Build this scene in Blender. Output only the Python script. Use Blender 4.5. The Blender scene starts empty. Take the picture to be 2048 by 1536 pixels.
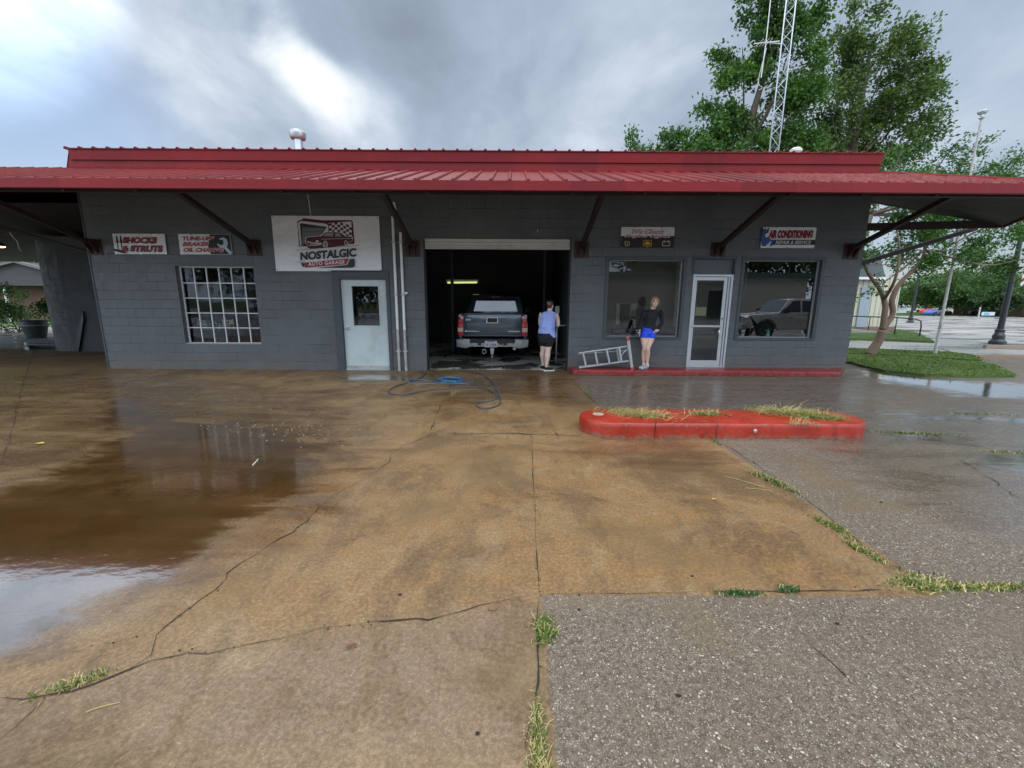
import bpy, bmesh, math, random
import numpy as np
from mathutils import Vector, Matrix, Euler, noise
R=math.radians
random.seed(7); rng=np.random.default_rng(7)
S=bpy.context.scene
COL=S.collection

# ------------------------------------------------------------ camera
PITCH=10.97; ROLL=0.35; FPX=840.0; CH=1.6
cd=bpy.data.cameras.new('camera'); cam=bpy.data.objects.new('camera',cd); COL.objects.link(cam)
cd.sensor_width=36; cd.lens=36*FPX/2048; cd.clip_start=0.05; cd.clip_end=3000
cam.matrix_world=Matrix.Translation((0,0,CH))@Matrix.Rotation(R(90-PITCH),4,'X')@Matrix.Rotation(R(ROLL),4,'Z')
S.camera=cam
def ray(px,py):                      # photo pixel -> direction, used to measure real positions on known planes
    a=(px-1024)/FPX; b=-(py-768)/FPX; c,s=math.cos(R(ROLL)),math.sin(R(ROLL)); p=R(PITCH)
    x=c*a-s*b; y=s*a+c*b
    return Vector((x,math.cos(p)+y*math.sin(p),-math.sin(p)+y*math.cos(p)))
def G(px,py,z=0.0):
    r=ray(px,py); t=(z-CH)/r.z; return Vector((r.x*t,r.y*t,z))
def W(px,py,Y):
    r=ray(px,py); t=Y/r.y; return Vector((r.x*t,Y,CH+r.z*t))

# ------------------------------------------------------------ world, sun, exposure
SUN_EL,SUN_AZ=R(58),R(-25)           # azimuth from +Y towards +X
w=bpy.data.worlds.new('World'); S.world=w; w.use_nodes=True
nt=w.node_tree; N=nt.nodes; L=nt.links
for n in list(N): N.remove(n)
def wn(t,**k):
    n=N.new(t)
    for a,b in k.items(): setattr(n,a,b)
    return n
def wmath(op,a,b=None,c=None):
    n=wn('ShaderNodeMath',operation=op)
    for i,v in enumerate((a,b,c)):
        if v is None: continue
        if isinstance(v,(int,float)): n.inputs[i].default_value=v
        else: L.new(v,n.inputs[i])
    return n.outputs[0]
out=wn('ShaderNodeOutputWorld'); bg=wn('ShaderNodeBackground'); bg.inputs[1].default_value=0.1
L.new(bg.outputs[0],out.inputs[0])
sky=wn('ShaderNodeTexSky',sky_type='NISHITA',sun_disc=False,sun_elevation=SUN_EL,sun_rotation=SUN_AZ)
tc=wn('ShaderNodeTexCoord'); sep=wn('ShaderNodeSeparateXYZ'); L.new(tc.outputs['Generated'],sep.inputs[0])
zc=wmath('MAXIMUM',sep.outputs[2],0.02); zz=wmath('ADD',zc,0.42)
cx=wmath('DIVIDE',sep.outputs[0],zz); cy=wmath('DIVIDE',sep.outputs[1],zz)
cmb=wn('ShaderNodeCombineXYZ'); L.new(cx,cmb.inputs[0]); L.new(cy,cmb.inputs[1])
def wnoise(scale,det,rough,off,dist=0.0,stretch=(1,1,1),rot=0):
    mp=wn('ShaderNodeMapping'); mp.inputs['Location'].default_value=off; mp.inputs['Scale'].default_value=stretch
    mp.inputs['Rotation'].default_value=(0,0,rot)
    L.new(cmb.outputs[0],mp.inputs[0])
    n=wn('ShaderNodeTexNoise'); n.inputs['Scale'].default_value=scale; n.inputs['Detail'].default_value=det
    n.inputs['Roughness'].default_value=rough; n.inputs['Distortion'].default_value=dist
    L.new(mp.outputs[0],n.inputs['Vector']); return n.outputs['Fac']
n1=wnoise(1.7,7,0.54,(3.1,1.7,0),0.15,(1,0.85,1),0.7)
n2=wnoise(4.6,8,0.58,(8,2,0),0.3,(1,0.7,1),0.8)
def spot(px,py,c0,c1):
    d=ray(px,py).normalized(); v=wn('ShaderNodeVectorMath',operation='DOT_PRODUCT')
    nv=wn('ShaderNodeVectorMath',operation='NORMALIZE'); L.new(tc.outputs['Generated'],nv.inputs[0])
    L.new(nv.outputs[0],v.inputs[0]); v.inputs[1].default_value=d
    m=wn('ShaderNodeMapRange',interpolation_type='SMOOTHSTEP'); L.new(v.outputs['Value'],m.inputs[0])
    m.inputs[1].default_value=c0; m.inputs[2].default_value=c1; return m.outputs[0]
def spots(lst):
    s=None
    for px,py,rad,wt in lst:
        o=wmath('MULTIPLY',spot(px,py,math.cos(R(rad)),math.cos(R(rad*0.1))),wt)
        s=o if s is None else wmath('ADD',s,o)
    return s
bright=spots([(505,25,4.5,.40),(535,65,3.6,.50),(565,100,3.4,.55),(600,135,3.4,.60),(635,165,3.4,.60),(670,200,4,.55),(725,250,6,.40),(20,110,5,.55),(230,150,20,.25),(1150,270,18,.15),(1250,190,16,.12),(400,280,12,.12)])
dark=spots([(60,50,10,.7),(870,110,20,.45),(1750,120,24,.05),(430,50,8,.3),(1000,210,14,.25),(330,230,9,.2)])
v=wmath('ADD',wmath('MULTIPLY',n1,0.72),wmath('MULTIPLY',n2,0.28))
v=wmath('SUBTRACT',wmath('MULTIPLY',v,1.7),0.36)
v=wmath('ADD',v,wmath('MULTIPLY',bright,wmath('ADD',wmath('MULTIPLY',n2,2.0),-.42)))
v=wmath('SUBTRACT',v,wmath('MULTIPLY',dark,0.22))
v=wmath('MULTIPLY',v,0.72); ramp=wn('ShaderNodeValToRGB'); L.new(v,ramp.inputs[0])
e=ramp.color_ramp.elements; e[0].position=0.06; e[0].color=(.225,.275,.345,1); e[1].position=0.26; e[1].color=(.335,.41,.51,1)
for p,c in ((0.44,(.45,.53,.64,1)),(0.66,(.66,.73,.81,1)),(1.0,(.92,.95,.99,1))):
    q=e.new(p); q.color=c
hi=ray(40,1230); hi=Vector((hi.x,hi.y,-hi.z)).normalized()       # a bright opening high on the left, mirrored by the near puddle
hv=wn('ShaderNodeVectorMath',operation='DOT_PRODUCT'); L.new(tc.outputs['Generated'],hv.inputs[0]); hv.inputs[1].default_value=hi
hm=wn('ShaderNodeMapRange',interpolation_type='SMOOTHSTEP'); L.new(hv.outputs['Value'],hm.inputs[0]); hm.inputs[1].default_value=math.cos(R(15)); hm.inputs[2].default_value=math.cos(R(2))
# blue gaps low on the left and right, from the clear-sky model
gap=spots([(40,300,14,.8),(120,230,12,.4),(1900,560,9,.9),(2040,100,14,.2)])
skm=wn('ShaderNodeMixRGB',blend_type='MIX'); L.new(wmath('MULTIPLY',gap,0.75),skm.inputs[0]); 
vs=wn('ShaderNodeVectorMath',operation='SCALE'); L.new(ramp.outputs[0],vs.inputs[0]); vs.inputs['Scale'].default_value=10.0
L.new(vs.outputs[0],skm.inputs[1]); L.new(sky.outputs[0],skm.inputs[2])
zen=wn('ShaderNodeMapRange',interpolation_type='SMOOTHSTEP'); L.new(sep.outputs[2],zen.inputs[0])
zen.inputs[1].default_value=0.52; zen.inputs[2].default_value=0.66; zen.inputs[3].default_value=0.0; zen.inputs[4].default_value=1.0
zcol=wn('ShaderNodeMixRGB'); L.new(zen.outputs[0],zcol.inputs[0]); zcol.inputs[1].default_value=(.88,.88,.88,1); zcol.inputs[2].default_value=(1.9,1.75,1.55,1)
vs2=wn('ShaderNodeVectorMath',operation='MULTIPLY'); L.new(skm.outputs[0],vs2.inputs[0]); 
back=wn('ShaderNodeMapRange',interpolation_type='SMOOTHSTEP'); L.new(sep.outputs[1],back.inputs[0])      # unseen sky behind the camera, brightened as added frontal light for the facade
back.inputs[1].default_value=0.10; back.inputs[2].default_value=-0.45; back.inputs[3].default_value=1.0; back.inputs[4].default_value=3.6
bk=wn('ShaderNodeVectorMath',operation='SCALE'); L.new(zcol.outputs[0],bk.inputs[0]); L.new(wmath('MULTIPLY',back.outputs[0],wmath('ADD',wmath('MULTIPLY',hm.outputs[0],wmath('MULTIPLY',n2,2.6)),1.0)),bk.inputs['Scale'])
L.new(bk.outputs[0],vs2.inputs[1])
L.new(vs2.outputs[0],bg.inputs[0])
sl=bpy.data.lights.new('sun','SUN'); sl.energy=0.8; sl.angle=R(14); sl.color=(1,.965,.91)
so=bpy.data.objects.new('sun',sl); COL.objects.link(so)
sd=Vector((math.sin(SUN_AZ)*math.cos(SUN_EL),math.cos(SUN_AZ)*math.cos(SUN_EL),math.sin(SUN_EL)))
so.rotation_euler=sd.to_track_quat('Z','Y').to_euler()
S.view_settings.view_transform='Standard'; S.view_settings.look='None'; S.view_settings.exposure=0.35; S.view_settings.gamma=1.0
S.view_settings.use_curve_mapping=False
S.cycles.max_bounces=8

# ------------------------------------------------------------ materials
class NB:
    """small node builder"""
    def __init__(s,name):
        s.m=bpy.data.materials.new(name); s.m.use_nodes=True; s.t=s.m.node_tree; s.n=s.t.nodes
        s.b=s.n['Principled BSDF']; s.o=s.n['Material Output']; s.g=None
    def N(s,t,**k):
        n=s.n.new(t)
        for a,b in k.items(): setattr(n,a,b)
        return n
    def L(s,a,b): s.t.links.new(a,b)
    def put(s,v,i):
        if isinstance(v,(int,float)): i.default_value=v
        elif isinstance(v,(tuple,list)): i.default_value=tuple(v)+((1,) if len(v)==3 and i.type=='RGBA' else ())
        else: s.L(v,i)
    def pos(s):
        if s.g is None: s.g=s.N('ShaderNodeNewGeometry')
        return s.g.outputs['Position']
    def obj(s): return s.N('ShaderNodeTexCoord').outputs['Object']
    def math(s,op,a,b=0.0,c=None):
        n=s.N('ShaderNodeMath',operation=op); s.put(a,n.inputs[0]); s.put(b,n.inputs[1])
        if c is not None: s.put(c,n.inputs[2])
        return n.outputs[0]
    def map(s,v,sc=(1,1,1),rot=(0,0,0),loc=(0,0,0)):
        n=s.N('ShaderNodeMapping'); s.L(v,n.inputs[0]); n.inputs['Scale'].default_value=sc; n.inputs['Rotation'].default_value=rot; n.inputs['Location'].default_value=loc
        return n.outputs[0]
    def noise(s,v,sc,det=3,ro=.5,dist=0,col=False):
        n=s.N('ShaderNodeTexNoise'); s.L(v,n.inputs['Vector']); n.inputs['Scale'].default_value=sc; n.inputs['Detail'].default_value=det; n.inputs['Roughness'].default_value=ro; n.inputs['Distortion'].default_value=dist
        return n.outputs['Color' if col else 'Fac']
    def vor(s,v,sc,feat='F1',out='Distance'):
        n=s.N('ShaderNodeTexVoronoi',feature=feat); s.L(v,n.inputs['Vector']); n.inputs['Scale'].default_value=sc
        return n.outputs[out]
    def rng(s,v,a,b,c=0.0,d=1.0,smooth=True):
        n=s.N('ShaderNodeMapRange',interpolation_type='SMOOTHSTEP' if smooth else 'LINEAR'); s.put(v,n.inputs[0])
        for i,x in enumerate((a,b,c,d)): n.inputs[i+1].default_value=x
        return n.outputs[0]
    def mix(s,f,a,b,mode='MIX'):
        n=s.N('ShaderNodeMixRGB',blend_type=mode); s.put(f,n.inputs[0]); s.put(a,n.inputs[1]); s.put(b,n.inputs[2]); return n.outputs[0]
    def ramp(s,f,*st):
        n=s.N('ShaderNodeValToRGB'); s.L(f,n.inputs[0]); e=n.color_ramp.elements
        while len(e)<len(st): e.new(.5)
        for q,(p,c) in zip(e,st): q.position=p; q.color=tuple(c)+(1,)
        return n.outputs[0]
    def bump(s,h,dist,st=1.0,nrm=None):
        n=s.N('ShaderNodeBump'); s.L(h,n.inputs['Height']); n.inputs['Distance'].default_value=dist; s.put(st,n.inputs['Strength'])
        if nrm is not None: s.L(nrm,n.inputs['Normal'])
        return n.outputs[0]
    def attr(s,nm): return s.N('ShaderNodeAttribute',attribute_name=nm).outputs['Fac']
    def set(s,**k):
        for a,v in k.items(): s.put(v,s.b.inputs[a.replace('_',' ') if a not in('Normal',) else a])
        return s.m
def c3(a,k): return tuple(x*k for x in a)
def plain(name,c,rough=.6,metal=0.0,var=.15,sc=6.0,bump=0.0,coat=0.0,spec=None,dirt=None):
    b=NB(name); n=b.noise(b.obj(),sc,4,.6)
    col=b.mix(n,c3(c,1-var),c3(c,1+var))
    if dirt:
        d=b.rng(b.noise(b.obj(),sc*.37,5,.65),.48,.75); col=b.mix(b.math('MULTIPLY',d,dirt[1]),col,dirt[0])
    r=b.rng(n,.2,.8,max(0,rough-.07),min(1,rough+.07))
    k=dict(Base_Color=col,Roughness=r,Metallic=metal,Coat_Weight=coat,Coat_Roughness=.05)
    if bump: k['Normal']=b.bump(b.noise(b.obj(),sc*5,4,.6),bump)
    if spec is not None: k['Specular_IOR_Level']=spec
    return b.set(**k)
def emit(name,c,st):
    b=NB(name); return b.set(Base_Color=c,Emission_Color=c,Emission_Strength=st)
def glass(name,tint,refl=.10,rough=0.0):
    b=NB(name); b.n.remove(b.b)
    t=b.N('ShaderNodeBsdfTransparent'); t.inputs[0].default_value=tuple(tint)+(1,)
    g=b.N('ShaderNodeBsdfGlossy'); g.inputs['Roughness'].default_value=rough; g.inputs[0].default_value=(.95,.97,1,1)
    f=b.N('ShaderNodeFresnel'); f.inputs[0].default_value=1.5
    mx=b.N('ShaderNodeMixShader'); b.L(b.math('ADD',b.math('MULTIPLY',f.outputs[0],1.2),refl-.05),mx.inputs[0]); b.L(t.outputs[0],mx.inputs[1]); b.L(g.outputs[0],mx.inputs[2]); b.L(mx.outputs[0],b.o.inputs[0])
    return b.m
def leafmat(name,dk,lt,trans=.35):
    b=NB(name); b.n.remove(b.b)
    g=b.N('ShaderNodeNewGeometry'); ri=g.outputs['Random Per Island']
    big=b.noise(g.outputs['Position'],.9,2,.5)
    f=b.math('ADD',b.math('MULTIPLY',ri,.55),b.math('MULTIPLY',b.rng(big,.3,.7),.45))
    col=b.ramp(f,(0,dk),(.55,tuple((a+c)/2 for a,c in zip(dk,lt))),(1,lt))
    d=b.N('ShaderNodeBsdfPrincipled'); b.L(col,d.inputs['Base Color']); d.inputs['Roughness'].default_value=.5
    t=b.N('ShaderNodeBsdfTranslucent'); b.L(b.mix(1,col,(1.0,1.25,.5),'MULTIPLY'),t.inputs[0])
    m=b.N('ShaderNodeMixShader'); m.inputs[0].default_value=trans; b.L(d.outputs[0],m.inputs[1]); b.L(t.outputs[0],m.inputs[2]); b.L(m.outputs[0],b.o.inputs[0])
    return b.m
M={}
def block_wall(name,c,side=False):
    b=NB(name); p=b.pos(); sp=b.N('ShaderNodeSeparateXYZ'); b.L(p,sp.inputs[0]); cb=b.N('ShaderNodeCombineXYZ')
    b.L(sp.outputs[1 if side else 0],cb.inputs[0]); b.L(sp.outputs[2],cb.inputs[1])
    jit=b.noise(cb.outputs[0],3,3,.6,col=True)
    vm=b.N('ShaderNodeVectorMath',operation='MULTIPLY_ADD'); b.L(jit,vm.inputs[0]); vm.inputs[1].default_value=(.02,.014,0); b.L(cb.outputs[0],vm.inputs[2])
    br=b.N('ShaderNodeTexBrick'); b.L(vm.outputs[0],br.inputs['Vector'])
    br.inputs['Scale'].default_value=1; br.inputs['Brick Width'].default_value=.406; br.inputs['Row Height'].default_value=.203
    br.inputs['Mortar Size'].default_value=.006; br.inputs['Mortar Smooth'].default_value=.6; br.inputs['Bias'].default_value=0
    br.inputs['Color1'].default_value=(.85,.85,.85,1); br.inputs['Color2'].default_value=(1.1,1.1,1.1,1); br.inputs['Mortar'].default_value=(1,1,1,1)
    mo=br.outputs['Fac']
    big=b.noise(p,1.1,4,.6); fine=b.noise(p,60,3,.6); mid=b.noise(b.map(p,(6,6,2.5)),1.5,4,.6)
    vis=b.rng(b.noise(p,1.7,3,.55),.38,.6)               # paint fills some joints
    col=b.mix(b.rng(big,.3,.7),c3(c,.90),c3(c,1.10)); col=b.mix(.35,col,br.outputs['Color'],'MULTIPLY')
    col=b.mix(b.math('MULTIPLY',b.rng(mid,.52,.75),.28),col,c3(c,1.55)); col=b.mix(b.rng(b.noise(b.map(p,(5,5,.55)),1.6,6,.7),.55,.75,0,.35),col,c3(c,.55)); col=b.mix(b.rng(b.vor(p,2.3),.0,.04,.55,0),col,(.25,.25,.25))
    col=b.mix(b.math('MULTIPLY',b.math('MULTIPLY',mo,vis),.32),col,c3(c,.5))
    low=b.math('MULTIPLY',b.rng(sp.outputs[2],.0,.50,1,0),b.rng(b.noise(p,4,4,.7),.35,.65)); col=b.mix(b.math('MULTIPLY',low,.7),col,(.14,.10,.07))
    h=b.math('SUBTRACT',b.math('ADD',b.math('MULTIPLY',fine,.25),b.math('MULTIPLY',big,.3)),b.math('MULTIPLY',mo,b.math('ADD',b.math('MULTIPLY',vis,.75),.15)))
    return b.set(Base_Color=col,Roughness=b.rng(mid,.3,.7,.42,.62),Normal=b.bump(h,.007))
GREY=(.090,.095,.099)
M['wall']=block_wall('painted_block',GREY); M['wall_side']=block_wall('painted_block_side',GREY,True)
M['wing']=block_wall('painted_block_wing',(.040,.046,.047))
def red_metal(name,c):
    b=NB(name); p=b.pos(); n=b.noise(p,.9,4,.6); st=b.noise(b.map(p,(9,9,.9)),1.3,5,.65)
    sx_=b.N('ShaderNodeSeparateXYZ'); b.L(p,sx_.inputs[0]); wn_=b.N('ShaderNodeTexWhiteNoise',noise_dimensions='1D'); b.L(b.math('FLOOR',b.math('DIVIDE',sx_.outputs[0],.915)),wn_.inputs['W']); pn=wn_.outputs['Value']; n=b.math('ADD',b.math('MULTIPLY',n,.5),b.math('MULTIPLY',pn,.5))
    col=b.mix(n,c3(c,.70),c3(c,1.30)); col=b.mix(b.math('MULTIPLY',b.rng(st,.5,.72),.35),col,(c[0]*1.1,c[1]*2.6,c[2]*2.4))
    col=b.mix(b.math('MULTIPLY',b.rng(b.noise(p,1.7,5,.7),.62,.75),.5),col,c3(c,.45))
    return b.set(Base_Color=col,Roughness=b.rng(st,.3,.7,.42,.62),Specular_IOR_Level=.22,Normal=b.bump(b.noise(p,5,2,.5),.006))
M['red']=red_metal('red_roof_metal',(.165,.008,.010)); M['redtrim']=red_metal('red_trim_metal',(.165,.009,.011))
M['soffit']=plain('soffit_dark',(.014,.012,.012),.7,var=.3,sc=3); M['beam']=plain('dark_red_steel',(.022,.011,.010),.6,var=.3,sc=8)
M['bracket']=plain('rust_red_plate',(.035,.012,.010),.55,var=.4,sc=14)
M['greytrim']=plain('grey_trim_paint',(.050,.057,.064),.5,var=.15,sc=5,bump=.002)
M['greypanel']=plain('grey_panel_paint',(.085,.095,.105),.5,var=.12,sc=3)
M['door']=plain('pale_door_paint',(.48,.54,.535),.38,var=.05,sc=3,dirt=((.27,.29,.27),.6))
M['alu']=plain('aluminium_frame',(.52,.54,.56),.35,.55,var=.08,sc=9)
M['white']=plain('white_paint',(.72,.72,.70),.5,var=.08,sc=8,dirt=((.35,.33,.30),.5))
M['pipe_grey']=plain('pipe_grey_paint',(.40,.38,.36),.5,var=.25,sc=9,dirt=((.16,.13,.11),.6))
M['galv']=plain('galvanised_steel',(.55,.57,.58),.32,.7,var=.12,sc=12)
M['black']=plain('black_paint',(.018,.019,.022),.35,var=.2,sc=10)
M['rubber']=plain('rubber',(.022,.021,.02),.8,var=.3,sc=25,bump=.003)
M['chrome']=plain('chrome',(.62,.63,.65),.15,.95,var=.08,sc=5)
M['shutter']=plain('shutter_cream',(.55,.54,.50),.5,var=.06,sc=4,dirt=((.33,.30,.25),.5))
M['glass_w']=glass('window_glass',(.80,.83,.82),.10); M['glass_d']=glass('door_glass',(.85,.87,.87),.06); M['glass_old']=glass('old_pane_glass',(.72,.76,.82),.035,.03)
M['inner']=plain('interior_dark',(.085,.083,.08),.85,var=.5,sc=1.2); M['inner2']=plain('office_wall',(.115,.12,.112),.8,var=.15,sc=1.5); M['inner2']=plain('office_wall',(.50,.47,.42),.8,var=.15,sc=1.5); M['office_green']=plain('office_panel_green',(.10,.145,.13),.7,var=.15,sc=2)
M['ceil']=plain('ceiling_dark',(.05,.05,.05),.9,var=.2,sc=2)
def wet_floor(name,c):
    b=NB(name); p=b.pos(); n=b.noise(p,.9,4,.6,.4); w_=b.rng(n,.47,.55)
    return b.set(Base_Color=b.mix(w_,c,c3(c,.25)),Roughness=b.rng(w_,0,1,.5,.06))
M['garfloor']=wet_floor('garage_floor_wet',(.42,.39,.34))

# ------------------------------------------------------------ mesh helpers
class MB:
    def __init__(s): s.v=[]; s.f=[]; s.mi=[]; s.cur=0
    def add(s,vs,fs):
        o=len(s.v); s.v+= [tuple(x) for x in vs]; s.f+=[tuple(i+o for i in f) for f in fs]; s.mi+=[s.cur]*len(fs); return s
    def box(s,x0,y0,z0,x1,y1,z1,rz=0,c=None):
        if x0>x1:x0,x1=x1,x0
        if y0>y1:y0,y1=y1,y0
        if z0>z1:z0,z1=z1,z0
        vs=[(x,y,z) for x in(x0,x1) for y in(y0,y1) for z in(z0,z1)]
        if rz:
            cx,cy=c or((x0+x1)/2,(y0+y1)/2); a,b=math.cos(rz),math.sin(rz)
            vs=[(cx+(x-cx)*a-(y-cy)*b,cy+(x-cx)*b+(y-cy)*a,z) for x,y,z in vs]
        return s.add(vs,[(0,1,3,2),(4,6,7,5),(0,4,5,1),(2,3,7,6),(0,2,6,4),(1,5,7,3)])
    def prism(s,poly,ax,a,b):
        """poly: 2D outline; ax: axis of extrusion (0: poly is y,z; 1: x,z; 2: x,y)"""
        def P(u,v,t): return (t,u,v) if ax==0 else (u,t,v) if ax==1 else (u,v,t)
        n=len(poly); vs=[P(u,v,a) for u,v in poly]+[P(u,v,b) for u,v in poly]
        fs=[tuple(range(n-1,-1,-1)),tuple(range(n,2*n))]+[(i,(i+1)%n,n+(i+1)%n,n+i) for i in range(n)]
        return s.add(vs,fs)
    def tube(s,pts,r,n=8,cap=True,flat=1.0):
        pts=[Vector(p) for p in pts]; m=len(pts); rs=r if isinstance(r,(list,tuple)) else [r]*m
        vs=[]; up=None
        for i,p in enumerate(pts):
            d=(pts[min(i+1,m-1)]-pts[max(i-1,0)]).normalized()
            if up is None: up=Vector((0,0,1)) if abs(d.z)<.9 else Vector((1,0,0))
            x=d.cross(up).normalized(); y=x.cross(d).normalized(); up=y
            for k in range(n):
                a=2*math.pi*k/n; vs.append(p+x*math.cos(a)*rs[i]+y*math.sin(a)*rs[i]*flat)
        fs=[(i*n+k,i*n+(k+1)%n,(i+1)*n+(k+1)%n,(i+1)*n+k) for i in range(m-1) for k in range(n)]
        if cap: fs+=[tuple(range(n-1,-1,-1)),tuple(range((m-1)*n,m*n))]
        return s.add(vs,fs)
    def lathe(s,prof,c=(0,0,0),n=16,ax='z',cap=True):
        vs=[]
        for r,h in prof:
            for k in range(n):
                a=2*math.pi*k/n; q=(math.cos(a)*r,math.sin(a)*r,h)
                if ax=='x': q=(h,q[0],q[1])
                if ax=='y': q=(q[0],h,q[1])
                vs.append((q[0]+c[0],q[1]+c[1],q[2]+c[2]))
        m=len(prof); fs=[(i*n+k,i*n+(k+1)%n,(i+1)*n+(k+1)%n,(i+1)*n+k) for i in range(m-1) for k in range(n)]
        if cap: fs+=[tuple(range(n-1,-1,-1)),tuple(range((m-1)*n,m*n))]
        return s.add(vs,fs)
    def loft(s,rings,n=14):
        """rings: (cx,cy,cz,rx,ry) horizontal ellipses"""
        vs=[(cx+math.cos(2*math.pi*k/n)*rx,cy+math.sin(2*math.pi*k/n)*ry,cz) for cx,cy,cz,rx,ry in rings for k in range(n)]
        m=len(rings); fs=[(i*n+k,i*n+(k+1)%n,(i+1)*n+(k+1)%n,(i+1)*n+k) for i in range(m-1) for k in range(n)]
        fs+=[tuple(range(n-1,-1,-1)),tuple(range((m-1)*n,m*n))]
        return s.add(vs,fs)
    def ell(s,c,r,n=14,m=10,rot=None):
        vs=[];
        for i in range(m+1):
            t=math.pi*i/m
            for k in range(n):
                a=2*math.pi*k/n; q=Vector((math.sin(t)*math.cos(a)*r[0],math.sin(t)*math.sin(a)*r[1],math.cos(t)*r[2]))
                if rot: q=rot@q
                vs.append(q+Vector(c))
        fs=[(i*n+k,(i+1)*n+k,(i+1)*n+(k+1)%n,i*n+(k+1)%n) for i in range(m) for k in range(n)]
        return s.add(vs,fs)
    def build(s,name,mats,parent=None,smooth=False,bevel=0,loc=None,fix=True):
        me=bpy.data.meshes.new(name); me.from_pydata(s.v,[],s.f)
        if not isinstance(mats,(list,tuple)): mats=[mats]
        for m in mats: me.materials.append(m)
        me.polygons.foreach_set('material_index',s.mi)
        if fix or bevel:
            bm=bmesh.new(); bm.from_mesh(me)
            if fix: bmesh.ops.remove_doubles(bm,verts=bm.verts,dist=1e-5); bmesh.ops.recalc_face_normals(bm,faces=bm.faces)
            if bevel:
                eg=[e for e in bm.edges if len(e.link_faces)==2 and e.calc_face_angle(0)>R(28)]
                bmesh.ops.bevel(bm,geom=eg,offset=bevel,segments=2,affect='EDGES',profile=.5,clamp_overlap=True)
            bm.to_mesh(me); bm.free()
        if smooth:
            me.polygons.foreach_set('use_smooth',[True]*len(me.polygons))
            if smooth=='auto': me.set_sharp_from_angle(angle=R(35))
        me.update(); o=bpy.data.objects.new(name,me); COL.objects.link(o)
        if parent is not None:
            o.parent=parent; o.matrix_parent_inverse=parent.matrix_basis.inverted() if loc is None else Matrix()
        if loc is not None: o.location=loc
        return o
def thing(name,label,cat,loc=(0,0,0),rz=0,group=None):
    o=bpy.data.objects.new(name,None); COL.objects.link(o); o.empty_display_size=.2; o.location=loc; o.rotation_euler=(0,0,rz)
    return tag(o,label,cat,group)
def tag(o,label=None,cat=None,group=None,kind=None):
    if label:o['label']=label
    if cat:o['category']=cat
    if group:o['group']=group
    if kind:o['kind']=kind
    return o
def struct(o): o['kind']='structure'; return o
def stuff(o,label,cat): o['kind']='stuff'; o['label']=label; o['category']=cat; return o
def kids(o): return [c for c in bpy.data.objects if c.parent==o]
def copy_tree(o,parent=None):
    c=o.copy(); COL.objects.link(c); c.parent=parent
    for k in kids(o): copy_tree(k,c)
    return c
# local-space parts: builders below make a thing at the origin and move it afterwards
def smooth_seg(pts,per=6):
    pts=[Vector(p) for p in pts]; o=[]
    for i in range(len(pts)-1):
        p0=pts[max(i-1,0)];p1=pts[i];p2=pts[i+1];p3=pts[min(i+2,len(pts)-1)]
        for k in range(per):
            t=k/per; o.append(.5*((2*p1)+(-p0+p2)*t+(2*p0-5*p1+4*p2-p3)*t*t+(-p0+3*p1-3*p2+p3)*t**3))
    o.append(pts[-1]); return o
# ------------------------------------------------------------ ground
def sdf(poly,X,Y):
    d=np.full(X.shape,1e9); ins=np.zeros(X.shape,bool); n=len(poly)
    for i in range(n):
        ax,ay=poly[i]; bx,by=poly[(i+1)%n]; ex,ey=bx-ax,by-ay; wx,wy=X-ax,Y-ay
        t=np.clip((wx*ex+wy*ey)/(ex*ex+ey*ey+1e-12),0,1); d=np.minimum(d,np.hypot(wx-ex*t,wy-ey*t))
        if ey!=0: ins^=((ay>Y)!=(by>Y))&(X<ex*(Y-ay)/ey+ax)
    return np.where(ins,d,-d)
def GP(l): return [tuple(G(*p).xy) for p in l]
def axis(segs):
    o=[segs[0][0]]
    for a,b,st in segs:
        n=max(1,round((b-a)/st)); o+=list(np.linspace(a,b,n+1)[1:])
    return np.array(o)
xs=axis([(-30,-12,.4),(-12,-7,.14),(-7,7,.06),(7,14,.12),(14,26,.4)]); ys=axis([(.2,4,.05),(4,9,.08),(9,13.9,.15)])
XX,YY=np.meshgrid(xs,ys); sc_=np.maximum(.12,YY*.05)
def field(polys): return np.clip(np.max([sdf(p,XX,YY) for p in polys],0)/sc_,-4,4)
agg=np.max([sdf(p,XX,YY) for p in ([(.17,.0),(.17,2.08),(60,2.08),(60,-5),(.17,-5)],[(2.44,2.08),(2.40,4.95),(1.36,4.95),(1.36,6.2),(1.38,11),(60,20),(60,2.08)])],0)
agg=np.maximum(agg,-np.abs(agg))
agg=np.where(agg>0,agg,agg)
wetf=field([GP([(0,1310),(120,1250),(345,1152),(480,1060),(590,1000),(640,940),(655,890),(560,850),(400,842),(300,800),(215,795),(200,830),(240,875),(150,925),(0,985),(-400,1000),(-400,1400)]),
 GP([(1712,733),(1790,737),(1860,755),(2048,766),(2300,780),(2300,840),(2048,802),(1900,788),(1790,768),(1718,754)]),
 GP([(1740,862),(1800,858),(1900,872),(1880,888),(1790,880)]),GP([(1750,828),(2048,832),(2200,850),(1900,842)]),
 GP([(640,748),(800,750),(840,760),(700,762)]),GP([(1900,905),(2048,895),(2300,900),(2300,1010),(2048,960)])])
damp=field([GP([(-600,760),(230,745),(640,790),(760,880),(700,980),(600,1080),(380,1180),(100,1290),(-600,1500)]),GP([(1150,765),(1700,765),(1760,800),(1720,830),(1150,812)]),
 GP([(1600,840),(2048,810),(2600,900),(2600,1170),(2048,1100),(1750,960)]),GP([(1165,880),(1420,885),(1470,940),(1300,930),(1140,905)]),GP([(880,752),(1140,750),(1170,800),(900,800)])])
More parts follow.
